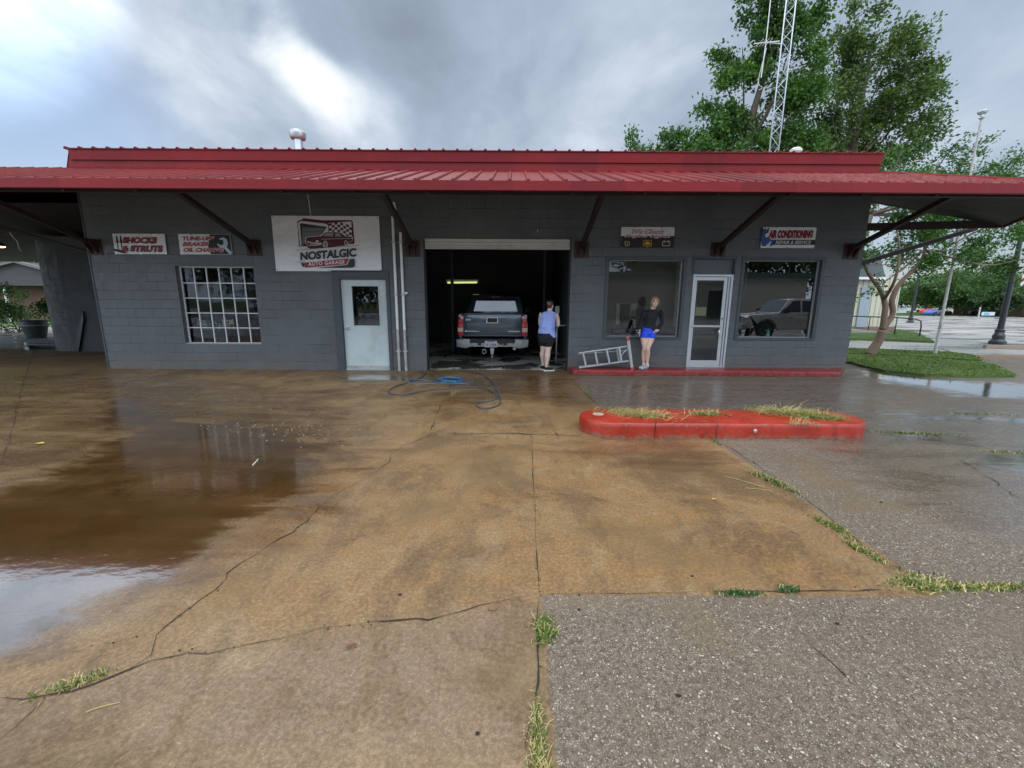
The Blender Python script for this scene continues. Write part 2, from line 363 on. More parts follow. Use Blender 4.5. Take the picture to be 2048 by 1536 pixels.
stain=field([GP([(0,1010),(200,985),(420,990),(560,1010),(500,1080),(350,1148),(0,1140),(-500,1150),(-500,1010)]),GP([(200,765),(420,775),(640,840),(640,950),(480,1000),(330,900)]),
 GP([(1170,885),(1430,890),(1480,960),(1300,940)]),GP([(740,1000),(900,990),(960,1015),(800,1060)]),GP([(1120,1030),(1300,1050),(1460,1130),(1200,1090)]),GP([(380,1180),(560,1090),(640,1100),(420,1240)]),GP([(860,900),(1040,890),(1050,960),(930,980)]),GP([(900,760),(1130,755),(1150,785),(950,800)]),GP([(1350,1240),(1420,1225),(1470,1290),(1380,1300)]),GP([(965,1345),(1070,1310),(1040,1380),(975,1385)]),GP([(80,880),(150,800),(240,860),(130,920)]),
 GP([(1560,900),(1700,960),(1800,1010),(1700,1020),(1600,950)])])
rust=field([GP([(400,1010),(860,875),(1420,885),(1560,1000),(1780,1180),(1100,1180),(700,1240),(400,1200)]),GP([(890,770),(1130,760),(1190,830),(1130,866),(870,862)]),GP([(0,1120),(380,1140),(500,1050),(0,1040)])])
pink=field([GP([(-200,1420),(540,1290),(1070,1200),(1070,1536),(-200,1536)])])
nY,nX=XX.shape; vv=np.zeros((nX*nY,3)); vv[:,0]=XX.ravel(); vv[:,1]=YY.ravel()
i0=(np.arange(nY-1)[:,None]*nX+np.arange(nX-1)[None,:]).ravel(); ff=np.stack([i0,i0+1,i0+nX+1,i0+nX],1)
me=bpy.data.meshes.new('forecourt_pavement'); me.from_pydata(vv.tolist(),[],ff.tolist())
for nm,a in (('agg',agg),('wet',wetf),('damp',damp),('stain',stain),('rust',rust),('pink',pink)):
    at=me.attributes.new(nm,'FLOAT','POINT'); at.data.foreach_set('value',np.clip(a,-4,4).ravel().astype(np.float32))
fc=struct(bpy.data.objects.new('forecourt_pavement',me)); COL.objects.link(fc)
def pavement_mat(name,full=True):
    b=NB(name); p=b.pos()
    big=b.noise(p,.55,5,.6,.3); mid=b.noise(p,2.6,5,.65,.2); fine=b.noise(p,38,3,.6); strk=b.noise(b.map(p,(.55,2.6,1),(0,0,.25)),1.6,5,.6,.5)
    jit=b.math('ADD',b.math('MULTIPLY',b.math('SUBTRACT',mid,.5),2.6),b.math('MULTIPLY',b.math('SUBTRACT',strk,.5),3.0))
    if full:
        A=lambda nm,lo,hi,k=1.0: b.rng(b.math('ADD',b.attr(nm),b.math('MULTIPLY',jit,k)),lo,hi)
        agg_=b.rng(b.math('ADD',b.attr('agg'),b.math('MULTIPLY',b.math('SUBTRACT',b.noise(p,13,6,.75),.5),.10)),-.004,.004)
        wet=A('wet',-.9,1.5,1.5); damp=A('damp',-1.8,1.5,1.5); stain=A('stain',-1.4,2.6,1.9); rust=A('rust',-2.2,1.6,1.3); pink=A('pink',-1,1,.5)
    else:
        agg_=0.25; wet=b.rng(big,.42,.60); damp=.75; stain=b.rng(b.noise(p,.35,4,.6),.55,.8,0,.5); rust=.1; pink=0.0
    # concrete: sand grains in a tan paste
    sand=b.vor(p,210,'F1','Color'); ss=b.N('ShaderNodeSeparateXYZ'); b.L(sand,ss.inputs[0]); gr=ss.outputs[0]
    con=b.mix(b.rng(big,.3,.7),(.205,.118,.044),(.305,.190,.084))
    con=b.mix(b.math('MULTIPLY',rust,b.rng(strk,.25,.7,.35,1.0)),con,(.305,.150,.036))
    con=b.mix(pink,con,b.mix(mid,(.205,.132,.085),(.275,.188,.125)))
    con=b.mix(b.rng(gr,.0,1,.42,0),con,(.13,.08,.04)); con=b.mix(b.rng(gr,.90,.97,0,.38),con,(.46,.38,.27))
    n6=b.noise(p,.85,7,.72,.5); con=b.mix(b.rng(n6,.48,.60,0,.78),con,(.085,.043,.013)); con=b.mix(b.rng(n6,.45,.36,0,.6),con,(.33,.235,.130))
    con=b.mix(b.rng(b.noise(b.map(p,(1,.32,1),(0,0,.12)),3.2,7,.75,.3),.50,.62,0,.65),con,(.125,.070,.027))
    con=b.mix(b.rng(b.noise(p,4.5,5,.7,.4),.45,.72,0,.5),con,(.16,.095,.042)); con=b.mix(b.rng(b.noise(b.map(p,(1,1,1),(0,0,1)),1.9,5,.65,.8),.5,.68,0,.4),con,(.33,.235,.13))
    con=b.mix(b.math('MULTIPLY',b.rng(fine,.3,.7),.3),con,(.32,.22,.12))
    # exposed aggregate: pebbles in grey paste, two sizes
    def peb(sc,lo,hi):
        wv=b.N('ShaderNodeVectorMath',operation='MULTIPLY_ADD'); b.L(b.noise(p,25,2,.5,col=True),wv.inputs[0]); wv.inputs[1].default_value=(.02,.02,.02); b.L(p,wv.inputs[2])
        d=b.vor(wv.outputs[0],sc); c=b.vor(wv.outputs[0],sc,'F1','Color'); s_=b.N('ShaderNodeSeparateXYZ'); b.L(c,s_.inputs[0])
        size=b.rng(s_.outputs[1],0,1,lo,hi,False)
        return b.rng(b.math('SUBTRACT',size,d),0,.05),s_.outputs[0],d
    m1,c1,d1=peb(92,.06,.58); m2,c2,d2=peb(190,.2,.6)
    paste=b.mix(b.rng(big,.3,.7),(.130,.091,.059),(.180,.132,.090)); paste=b.mix(b.rng(fine,.35,.65),c3((.11,.08,.055),.6),paste)
    pc=lambda c: b.ramp(c,(0,(.085,.062,.044)),(.3,(.15,.118,.09)),(.65,(.215,.178,.14)),(.88,(.34,.29,.235)),(1,(.52,.47,.39)))
    g7=b.noise(p,48,5,.8); con=b.mix(b.rng(g7,.42,.56,0,.62),con,b.mix(1,con,(.50,.44,.38),'MULTIPLY')); con=b.mix(b.rng(b.noise(p,21,5,.8),.56,.68,0,.45),con,b.mix(1,con,(1.6,1.55,1.45),'MULTIPLY'))
    ag=b.mix(m2,paste,pc(c2)); ag=b.mix(b.rng(b.noise(p,1.1,6,.7,.4),.50,.66,0,.5),ag,(.10,.066,.040)); ag=b.mix(m1,ag,pc(c1))
    ag=b.mix(b.rng(strk,.5,.75,0,.4),ag,(.15,.105,.07)); ag=b.mix(b.math('MULTIPLY',rust,.3) if full else 0,ag,(.24,.15,.07))
    col=b.mix(agg_,con,ag)
    sp_=b.rng(b.vor(p,2.7),.0,.055,1,0); col=b.mix(b.math('MULTIPLY',sp_,b.rng(big,.4,.6)),col,(.05,.038,.028))     # oil spots
    col=b.mix(b.rng(b.noise(p,1.3,6,.7,.6),.56,.74,0,.45),col,(.13,.088,.052))
    lt=b.math('MULTIPLY',b.rng(b.vor(b.map(p,(1,1,1),(0,0,.4)),7.5),.0,.035,1,0),.8); col=b.mix(lt,col,(.62,.56,.45))
    col=b.mix(b.math('MULTIPLY',stain,.72),col,b.mix(mid,(.105,.066,.024),(.165,.104,.040)))
    col=b.mix(b.math('MULTIPLY',damp,b.rng(strk,.2,.7,.3,.75)),col,b.mix(1,col,(.52,.43,.34),'MULTIPLY'))
    col=b.mix(wet,col,b.mix(1,col,(.60,.54,.46),'MULTIPLY'))
    ro=b.math('SUBTRACT',b.rng(mid,.25,.75,.42,.68),b.math('MULTIPLY',damp,b.rng(strk,.3,.7,.12,.38)))
    ro=b.math('ADD',b.math('MULTIPLY',ro,b.math('SUBTRACT',1.0,wet)),b.math('MULTIPLY',wet,.09))
    h=b.math('ADD',b.math('MULTIPLY',fine,.5),b.math('MULTIPLY',b.mix(agg_,gr,b.math('SUBTRACT',b.math('MULTIPLY',m1,.9),b.math('MULTIPLY',m2,-.5))),.9))
    st=b.math('MULTIPLY',b.math('SUBTRACT',1.0,wet),b.rng(damp,0,1,1,.55) if full else .5)
    nr=b.bump(h,.0022,st); nr=b.bump(b.noise(p,7,3,.5),.0012,b.math('SUBTRACT',1.0,wet),nr)
    nr=b.bump(b.noise(b.map(p,(1,1.7,1)),5,2,.4),.00045,wet,nr)
    # water film as a coat
    return b.set(Base_Color=col,Roughness=ro,Normal=nr,Specular_IOR_Level=b.math('ADD',.45,b.math('MULTIPLY',wet,.55)),Coat_Weight=b.math('MAXIMUM',wet,b.math('MULTIPLY',damp,.45)),Coat_Roughness=b.rng(wet,0,1,.22,.045),Coat_IOR=1.75,Coat_Normal=b.bump(b.noise(b.map(p,(1,1.7,1)),7,3,.5),.0016))
me.materials.append(pavement_mat('forecourt_concrete'))
def street():
    b=NB('street_concrete'); p=b.pos(); n=b.noise(p,.25,4,.55); f=b.noise(b.map(p,(.5,1.4,1),(0,0,.5)),.5,5,.6,.5); g=b.noise(p,14,3,.6); w=b.rng(f,.46,.60)
    col=b.mix(b.rng(n,.3,.7),(.30,.275,.255),(.40,.38,.36)); col=b.mix(b.math('MULTIPLY',g,.25),col,(.2,.18,.16)); col=b.mix(b.rng(f,.60,.66,0,.5),col,(.12,.10,.085))
    return b.set(Base_Color=col,Roughness=b.rng(w,0,1,.5,.22),Coat_Weight=b.math('MULTIPLY',w,.7),Coat_Roughness=.08,Normal=b.bump(g,.003))
M['pave']=street()
M['grassbase']=NB('grass_soil'); _b=M['grassbase']; _p=_b.pos(); M['grassbase']=_b.set(Base_Color=_b.mix(_b.rng(_b.noise(_p,.35,5,.6),.3,.7),(.035,.075,.012),(.075,.13,.025)),Roughness=.9,Normal=_b.bump(_b.noise(_p,30,4,.7),.03))
def sheet(name,poly,z,m,kind=True):
    b=MB(); b.add([(x,y,z) for x,y in poly],[tuple(range(len(poly)))]); o=b.build(name,m); 
    return struct(o) if kind else o
sheet('ground',[(-1500,-1500),(1500,-1500),(1500,1500),(-1500,1500)],-.05,M['grassbase'])
sheet('street_pavement',[(-34,-40),(170,-40),(260,330),(236,330),(80,66),(60,64),(46,58),(20,52),(-60,24.5),(-60,-40)],-.010,M['pave'])

M['crack']=plain('crack_dirt',(.022,.015,.010),.9,var=.5,sc=20)
def wander(pts,step=.07,amp=.012,z=.004):
    o=[]
    for a,b_ in zip(pts[:-1],pts[1:]):
        a=Vector(a);b_=Vector(b_); n=max(1,int((b_-a).length/step))
        for k in range(n):
            p=a.lerp(b_,k/n); nz=Vector((noise.noise(p*7+Vector((0,0,3))),noise.noise(p*7+Vector((5,9,1))),0)); n2_=Vector((noise.noise(p*1.7),noise.noise(p*1.7+Vector((4,4,4))),0))
            o.append(p+(nz*1.2+n2_*2.0)*amp*(0 if len(o)==0 else 1))
    o.append(Vector(pts[-1])); return o
def crack(pts,w_=.012,amp=.02,px=True,name='pavement_crack'):
    P=[tuple(G(*p)) if px else (p[0],p[1],0) for p in pts]; P=[Vector(p) for p in P]; line=wander(P,amp=amp*1.5)
    b=MB(); vs=[]
    for i,p in enumerate(line):
        d=(line[min(i+1,len(line)-1)]-line[max(i-1,0)]).normalized(); s_=Vector((-d.y,d.x,0)); ww=w_*.62*max(.22,.42+1.6*noise.noise(p*3.1)+.9*noise.noise(p*11)+.5*random.random())*(1 if 0<i<len(line)-1 else .2)
        vs+=[p+s_*ww*.5+Vector((0,0,.004)),p-s_*ww*.5+Vector((0,0,.004))]
    b.add(vs,[(2*i,2*i+1,2*i+3,2*i+2) for i in range(len(line)-1)]); 
    for i in range(0,len(line)-1):
        if noise.noise(line[i]*2.3)>.05 and random.random()<.8:
            for _ in range(2): c=line[i]+Vector((random.gauss(0,w_*1.3),random.gauss(0,w_*1.3),0)); r_=random.uniform(.0015,.005)*(1+c.y*.12); b.ell((c.x,c.y,.004),(r_,r_*.8,r_*.5),5,3)
    return struct(b.build(name,M['crack'],fix=False))
crack([(1062,868),(1066,940),(1071,1060),(1078,1190)],.009,.002)
crack([(860,868),(1010,868),(1160,872)],.022,.012); crack([(860,866),(874,830),(890,795),(905,768)],.022,.010)
crack([(860,868),(810,892),(765,930),(720,970),(640,1020),(590,1062),(470,1140),(360,1230),(315,1275),(300,1310),(250,1345)],.011,.032)
crack([(0,1396),(90,1380),(180,1368),(300,1330),(430,1305),(560,1280),(700,1256),(860,1232),(960,1212),(1080,1190)],.013,.020)
crack([(1080,1190),(1180,1188),(1400,1185),(1560,1186),(1760,1180)],.012,.006); crack([(1080,1192),(1075,1260),(1072,1340),(1062,1440),(1055,1536)],.011,.014)
crack([(100,1385),(70,1410),(30,1450),(0,1480)],.008,.012); crack([(1580,1210),(1620,1290),(1690,1352),(1705,1370)],.005,.012)
crack([(1425,877),(1480,910),(1560,960),(1640,1020),(1720,1090),(1800,1160)],.010,.010); crack([(1150,768),(1175,790),(1203,815)],.02,.01)
crack([(862,838),(900,826),(960,812),(1010,805),(1080,797),(1160,792)],.010,.03); crack([(893,800),(930,803),(975,806),(1010,805)],.018,.02)
crack([(70,700),(45,770),(20,880),(0,930)],.012,.006); crack([(0,692),(90,689),(200,692)],.015,.01); crack([(560,763),(640,762),(742,763),(880,760)],.016,.008)
crack([(980,1213),(978,1222),(992,1222),(1003,1212)],.006,.004); crack([(1900,905),(1980,960),(2048,1000)],.008,.04); crack([(1735,862),(1850,880),(2048,905)],.008,.03)
crack([(1180,868),(1120,874),(1110,862),(1150,850),(1160,845)],.012,.02); crack([(185,1290),(300,1270)],.003,.02)
crack([(1870,690),(1900,705),(2048,735)],.03,.02); crack([(1150,748),(1300,757),(1500,760),(1690,760)],.015,.01)

# ---- grass tools
GB={}
M['blade']=leafmat('grass_blades',(.035,.085,.012),(.20,.26,.045),.3); M['dry']=leafmat('dry_grass_blades',(.33,.26,.085),(.66,.55,.28),.25); M['weed']=leafmat('weed_leaves',(.02,.07,.02),(.10,.20,.05),.3)
def blades(b,cx,cy,z,rx,ry,n,h,w_=.004,spread=.8,rot=0,lean=(0,0),mi=0):
    b.cur=mi
    for _ in range(n):
        a=random.uniform(0,2*math.pi); x=max(-1.5,min(1.5,random.gauss(0,.52)))*rx; y=max(-1.5,min(1.5,random.gauss(0,.52)))*ry; cr,sr=math.cos(rot),math.sin(rot)
        bx,by=cx+x*cr-y*sr,cy+x*sr+y*cr; hh=h*random.uniform(.35,1.0)*(1.6 if random.random()<.12 else 1)*(.55+.9*abs(noise.noise(Vector((bx*6,by*6,1))))); t=random.uniform(0,2*math.pi); fl=random.random(); d=Vector((math.cos(t),math.sin(t),0))*(.2+fl*spread*1.1)*hh+Vector((lean[0],lean[1],0))*hh
        s_=Vector((-math.sin(t),math.cos(t),0))*w_*random.uniform(.6,1.3); p0=Vector((bx,by,z)); up=1.0-.78*fl; p1=p0+d*.5+Vector((0,0,hh*.55*up+.004)); p2=p0+d+Vector((0,0,max(.003,hh*(up*.95-.12)+.004)))
        b.add([p0-s_,p0+s_,p1+s_*.8,p1-s_*.8,p2],[(0,1,2,3),(3,2,4)])
def tuft(px,py,rx,ry,n,h,label,rot=0,dry=.3,z=0.0,w_=.004,name='grass_tuft',spread=.8,lean=(0,0),group='grass tufts growing in the pavement joints'):
    c=G(px,py,z); b=MB(); blades(b,c.x,c.y,z,rx,ry,int(n*(1-dry)),h,w_,spread,rot,lean,0); blades(b,c.x,c.y,z,rx*1.1,ry*1.1,int(n*dry),h*1.1,w_*.8,spread*1.2,rot,lean,1)
    _o=tag(b.build(name,[M['blade'] if name!='weed_clump' else M['weed'],M['dry']],fix=False),label,'weeds' if name=='weed_clump' else 'grass',group)
    if max(rx,ry)>.33 and z==0: _o['kind']='stuff'; del _o['group']
    return _o
tuft(1090,1262,.055,.085,260,.055,'round green grass tuft at the joint where brown slab meets grey pebbled slab',dry=.2,w_=.0035)
tuft(1076,1500,.035,.11,240,.06,'yellowing grass tuft at the bottom edge of the picture',dry=.6,w_=.003)
tuft(1074,1425,.02,.09,90,.03,'thin sparse weeds between the round tuft and the yellow tuft',dry=.4,w_=.0025)
tuft(155,1366,.10,.03,240,.05,'yellow green tuft at the fork of cracks in the lower left',rot=.5,dry=.5,w_=.003)
tuft(1480,1188,.11,.025,260,.03,'low dark green weeds left of the other weed on the middle joint',dry=.12,w_=.004,name='weed_clump')
tuft(1575,1180,.05,.03,160,.045,'small dark reddish green weed on the middle joint',dry=.15,w_=.004,name='weed_clump')
tuft(1548,965,.05,.24,420,.07,'bright green tuft on the diagonal joint nearest the red island',rot=.25,dry=.3)
tuft(1665,1055,.035,.12,200,.055,'small green tuft midway down the diagonal joint',rot=.2,dry=.25); tuft(1730,1105,.035,.14,240,.05,'green tuft low on the diagonal joint above the grass corner',rot=.2,dry=.35)
tuft(1840,1168,.16,.06,520,.055,'thick yellow green grass at the corner where the joints meet',dry=.5)
tuft(1960,1176,.35,.035,700,.045,'long strip of yellow green grass running out to the right edge',dry=.5)
tuft(1172,785,.03,.45,200,.05,'narrow green weeds beside the joint left of the red island',rot=.05,dry=.2); tuft(905,788,.05,.12,110,.04,'small weed on the joint under the coiled hose',dry=.3)
tuft(1292,872,.08,.03,110,.035,'bluish weed at the foot of the red island',dry=.1,name='weed_clump'); tuft(1430,884,.03,.12,120,.03,'small weed in the joint in front of the red island',dry=.3,name='weed_clump')
tuft(1815,866,.55,.05,420,.035,'low green moss and grass streak right of the red island',rot=-.2,dry=.3); tuft(1960,828,.5,.05,260,.03,'thin green streak of grass in the far wet joint on the right',rot=-.1,dry=.4)
tuft(2030,905,.4,.05,220,.03,'green streak of grass in the joint at the right edge',rot=-.2,dry=.3)
# ---- litter lying about
def straw(pts,r,label,name='straw_stalk',m='dry'):
    P=[G(*p,z=.006) for p in pts]; b=MB(); b.tube(smooth_seg(P,4),r,5); tag(b.build(name,M[m]),label,'straw','straw and stems lying on the concrete')
straw([(172,1424),(200,1414),(240,1404)],.0022,'pale straw lying on the brown slab in the lower left'); straw([(1448,952),(1480,960),(1530,975)],.003,'long curved dry stem near the diagonal joint')
straw([(1491,976),(1520,978),(1544,982)],.002,'short dry stem below the long curved stem'); straw([(1175,940),(1190,938),(1215,948)],.0015,'short straw in the middle of the brown slab')
straw([(505,930),(510,925),(516,918)],.004,'white scrap of wood on the dark wet patch','wood_scrap','white')
def leaf(px,py,l,wd,rot,m,label,name='fallen_leaf'):
    c=G(px,py,.006); pts=[(-l,0,0),(-l*.5,wd*.8,.004),(0,wd,.008),(l*.6,wd*.6,.005),(l,0,.002),(l*.5,-wd*.7,.005),(0,-wd,.007),(-l*.6,-wd*.7,.003)]
    ca,sa=math.cos(rot),math.sin(rot); b=MB(); b.add([(c.x+x*ca-y*sa,c.y+x*sa+y*ca,.008+z) for x,y,z in pts]+[(c.x,c.y,.014)],[(i,(i+1)%8,8) for i in range(8)])
    tag(b.build(name,m),label,'leaf','litter on the concrete')
M['deadleaf']=plain('dead_leaf',(.13,.04,.015),.6,var=.4,sc=60); M['yleaf']=plain('yellow_leaf',(.45,.36,.08),.6,var=.2,sc=40)
leaf(703,1293,.030,.010,.35,M['deadleaf'],'reddish brown dead leaf below the long crack'); leaf(80,887,.05,.03,0,M['yleaf'],'small yellow leaf near the left edge of the wet patch'); leaf(1428,999,.018,.010,0,M['yleaf'],'small pale leaf on the brown slab')
for i,(px,py,nm) in enumerate([(1158,1220,'black pebble just right of the joint crossing'),(800,1190,'black pebble in the middle of the brown slab'),(1357,1392,'black chip on the grey pebbled slab'),(1384,1153,'dark chip near the right part of the brown slab'),(1674,1248,'dark pebble on the grey slab below the weeds'),(1762,1005,'dark chip on the wet grey slab'),(955,1468,'black pebble left of the yellow tuft')]):
    c=G(px,py); b=MB(); b.ell((c.x,c.y,.004),(.009+.002*(i%3),.007,.005),8,5); tag(b.build('pebble',M['crack'],smooth=True),nm,'pebble','litter on the concrete')
# scattered gravel flecks on the wet slab
b=MB()
for _ in range(130):
    px=random.gauss(590,75); py=858+random.gauss(0,14); c=G(px,py); r_=random.uniform(.003,.010); b.ell((c.x,c.y,.003),(r_,r_*.8,r_*.4),5,3)
stuff(b.build('gravel_flecks',plain('gravel_pale',(.42,.36,.28),.7),fix=False),'pale gravel flecks scattered on the brown concrete','gravel')

# ---- red island, raised red walkway
def worn_red(name,c,gr):
    b=NB(name); p=b.pos(); n=b.noise(p,2.5,5,.65); f=b.noise(p,14,5,.7); col=b.mix(b.rng(n,.3,.7),c3(c,.78),c3(c,1.1)); col=b.mix(b.rng(f,.61,.66,0,gr),col,(.20,.12,.085)); zz_=b.N('ShaderNodeSeparateXYZ'); b.L(p,zz_.inputs[0]); col=b.mix(b.math('MULTIPLY',b.rng(zz_.outputs[2],.0,.07,1,0),b.rng(f,.42,.58)),col,(.17,.12,.08)); col=b.mix(b.rng(b.noise(b.map(p,(6,6,1)),2.2,5,.7),.50,.68,0,.4),col,c3(c,.5)); col=b.mix(b.rng(b.noise(p,5,4,.6),.58,.72,0,.6),col,c3(c,.4))
    return b.set(Base_Color=col,Roughness=b.rng(n,.3,.7,.25,.5),Normal=b.bump(b.math('ADD',f,b.math('MULTIPLY',n,2)),.006))
M['isl']=worn_red('island_red_paint',(.33,.024,.009),.95); M['walk']=worn_red('walkway_red_paint',(.26,.022,.022),.6)
isl=thing('traffic_island','long red painted concrete island with rounded ends and weeds in its cracks','island',(2.55,5.22,0))
x0,x1,y0,y1=.87,4.46,4.86,5.60; r_=(y1-y0)/2; out_=[]
for k in range(25): a=math.pi/2+math.pi*k/24; out_.append((x0+r_+math.cos(a)*r_*1.0,(y0+y1)/2+math.sin(a)*r_))
for t in np.linspace(0,1,22)[1:-1]: out_.append((x0+r_+t*(x1-x0-2*r_),y0+.008*noise.noise(Vector((t*9,0,0)))))
for k in range(25): a=-math.pi/2+math.pi*k/24; out_.append((x1-r_+math.cos(a)*r_,(y0+y1)/2+math.sin(a)*r_))
for t in np.linspace(1,0,22)[1:-1]: out_.append((x0+r_+t*(x1-x0-2*r_),y1+.008*noise.noise(Vector((t*9,3,0)))))
def inset(o,d): 
    cx_,cy_=(x0+x1)/2,(y0+y1)/2; q=[]
    for x,y in o:
        ex=min(max(x,x0+r_),x1-r_); v_=Vector((x-ex,y-cy_)); l=v_.length; q.append((ex+v_.x*(l-d)/l,cy_+v_.y*(l-d)/l))
    return q
b=MB(); n=len(out_); rings=[(out_,0.0),(inset(out_,.004),.13),(inset(out_,.010),.168),(inset(out_,.022),.182),(inset(out_,.045),.187),(inset(out_,.2),.19)]
vs=[(x,y,z+(.004*noise.noise(Vector((x*5,y*5,z*9))) if z>0 else 0)) for o_,z in rings for x,y in o_]
fs=[(i*n+k,i*n+(k+1)%n,(i+1)*n+(k+1)%n,(i+1)*n+k) for i in range(len(rings)-1) for k in range(n)]+[tuple(range(5*n,6*n))]
b.add(vs,fs); b.build('concrete_kerb',M['isl'],isl,smooth='auto')
def surf_crack(pts,w_,nm='crack_line',par=None,m=None):
    b=MB(); line=[]; 
    for a,c in zip(pts[:-1],pts[1:]):
        a,c=Vector(a),Vector(c)
        for k in range(5): p=a.lerp(c,k/5); line.append(p+Vector((noise.noise(p*20)*.012,0,0)))
    line.append(Vector(pts[-1])); b.tube(line,[w_*(.5+abs(noise.noise(p*30))) for p in line],5); return b.build(nm,m or M['crack'],par)
surf_crack([(1.72,4.855,.0),(1.73,4.853,.10),(1.725,4.86,.18),(1.76,4.95,.192)],.005,'crack_line',isl); surf_crack([(2.47,4.855,0),(2.46,4.852,.1),(2.48,4.86,.18),(2.44,4.98,.192)],.004,'crack_line',isl)
surf_crack([(2.55,5.33,.192),(2.70,5.30,.192),(2.78,5.15,.192)],.012,'crack_line',isl); surf_crack([(3.70,5.30,.192),(3.95,5.24,.192),(4.05,5.10,.192)],.022,'crack_line',isl)
b=MB(); b.lathe([(.022,-.003),(.026,.0),(.012,.004)],(2.93,4.855,.10),12,'y'); b.build('steel_ring',M['galv'],isl,smooth=True)
b=MB(); b.lathe([(.075,.0),(.07,.006),(.03,.006),(.028,.002)],(1.12,5.27,.188),18); b.build('bare_patch',plain('bare_concrete_patch',(.36,.27,.19),.7),isl,smooth=True)
tuft(1270,828,.34,.16,1100,.125,'dry straw coloured grass lying on the left part of the red island',z=.19,rot=-.35,dry=.82,spread=1.7,lean=(.6,-.5),group='weeds growing out of the red island')
tuft(1412,829,.20,.08,360,.15,'small thin green weed in the middle of the red island',z=.19,dry=.45,spread=1.3,group='weeds growing out of the red island')
tuft(1575,828,.38,.11,900,.20,'long dry grass arching over the right part of the red island',z=.19,rot=-.35,dry=.85,spread=1.6,lean=(.3,-.5),group='weeds growing out of the red island')
tuft(1640,836,.24,.09,700,.16,'green weed clump at the right end of the red island',z=.19,rot=-.2,dry=.35,spread=1.1,group='weeds growing out of the red island')
tuft(1600,848,.2,.03,60,.20,'few long stalks drooping over the front of the red island',z=.19,dry=.9,spread=1.0,lean=(.1,-.3),group='weeds growing out of the red island')
b=MB(); yw=9.868; o_=[(1.34,yw),(1.34,9.55)]+[(1.34+.22*(1-math.cos(a)),9.55-.22*math.sin(a)) for a in np.linspace(0,math.pi/2,9)[1:]]+[(x,9.33-.02*math.sin(x)) for x in np.linspace(1.9,7.30,20)]+[(7.40,9.34),(7.86,yw)]
b.prism(o_,2,0,.115); struct(b.build('raised_walkway',M['walk'],bevel=.012,smooth='auto'))
# ------------------------------------------------------------ the garage building
YW=9.87; T=.20
bld=thing('garage_building','long low dark grey block garage with red metal roof and open bay','building',(0,YW,0))
def wall_mesh(x0,x1,z0,z1,y0,y1,holes,ztop=None):
    xs_=sorted({x0,x1}|{h[i] for h in holes for i in(0,1)}); zs_=sorted({z0,z1}|{h[i] for h in holes for i in(2,3)}); b=MB()
    solid=lambda x,z: x0<x<x1 and z0<z<z1 and not any(h[0]<x<h[1] and h[2]<z<h[3] for h in holes)
    for i in range(len(xs_)-1):
        for j in range(len(zs_)-1):
            a,c,d,e_=xs_[i],xs_[i+1],zs_[j],zs_[j+1]; mx,mz=(a+c)/2,(d+e_)/2
            if not solid(mx,mz): continue
            b.add([(a,y0,d),(c,y0,d),(c,y0,e_),(a,y0,e_)],[(0,1,2,3)]); b.add([(a,y1,d),(c,y1,d),(c,y1,e_),(a,y1,e_)],[(3,2,1,0)])
            for ok,q in ((solid(a-.01,mz),[(a,y0,d),(a,y0,e_),(a,y1,e_),(a,y1,d)]),(solid(c+.01,mz),[(c,y0,d),(c,y1,d),(c,y1,e_),(c,y0,e_)]),(solid(mx,d-.01),[(a,y0,d),(a,y1,d),(c,y1,d),(c,y0,d)]),(solid(mx,e_+.01),[(a,y0,e_),(c,y0,e_),(c,y1,e_),(a,y1,e_)])):
                if not ok: b.add(q,[(0,1,2,3)])
    return b
HOLES=dict(wl=(-7.68,-5.90,.60,2.375),d1=(-4.03,-2.85,0,2.18),go=(-2.02,1.32,0,3.02),wa=(2.13,3.935,.79,2.625),d2=(4.115,5.03,.115,2.63),wb=(5.21,7.06,.785,2.635))
XL,XR=-9.57,7.90
wb_=wall_mesh(XL,XR,0,4.25,YW,YW+T,list(HOLES.values())); wb_.build('front_wall',M['wall'],bld)
b=MB(); b.box(XL,YW+T+.001,0,XL+T,17.0,4.2); b.build('side_wall',M['wall_side'],bld)
b=MB(); b.box(XR-T,YW+T+.001,0,XR,17.0,4.2); b.build('side_wall',M['wall_side'],bld)
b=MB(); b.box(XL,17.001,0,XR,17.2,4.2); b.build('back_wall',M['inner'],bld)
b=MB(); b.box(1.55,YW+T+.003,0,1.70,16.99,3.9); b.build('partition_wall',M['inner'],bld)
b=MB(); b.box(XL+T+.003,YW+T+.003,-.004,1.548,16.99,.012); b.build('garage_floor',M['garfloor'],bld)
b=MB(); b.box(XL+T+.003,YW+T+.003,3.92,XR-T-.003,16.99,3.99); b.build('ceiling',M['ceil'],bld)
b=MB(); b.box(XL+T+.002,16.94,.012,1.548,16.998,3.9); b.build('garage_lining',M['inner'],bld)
# office behind the right-hand windows
b=MB(); b.box(1.705,14.2,.0,XR-T-.003,14.3,3.3); b.build('office_wall',M['inner2'],bld)
b=MB(); b.box(1.703,YW+T+.004,-.002,XR-T-.004,14.2,.115); b.build('office_floor',plain('office_floor_tile',(.30,.28,.25),.35),bld)
b=MB(); b.box(1.703,YW+T+.004,2.95,XR-T-.004,14.2,3.0); b.build('office_ceiling',plain('office_ceiling_tile',(.5,.49,.46),.9),bld)
b=MB(); b.box(5.2,13.7,.12,5.32,13.76,2.95); b.box(5.32,13.7,1.2,5.9,13.74,2.3); b.build('office_door_frame',M['white'],bld)
b=MB(); b.box(5.4,14.12,1.15,7.6,14.19,2.25); b.build('office_panel',M['office_green'],bld)
b=MB(); b.box(6.25,12.3,2.3,6.5,12.5,2.94); b.build('office_post',M['white'],bld)
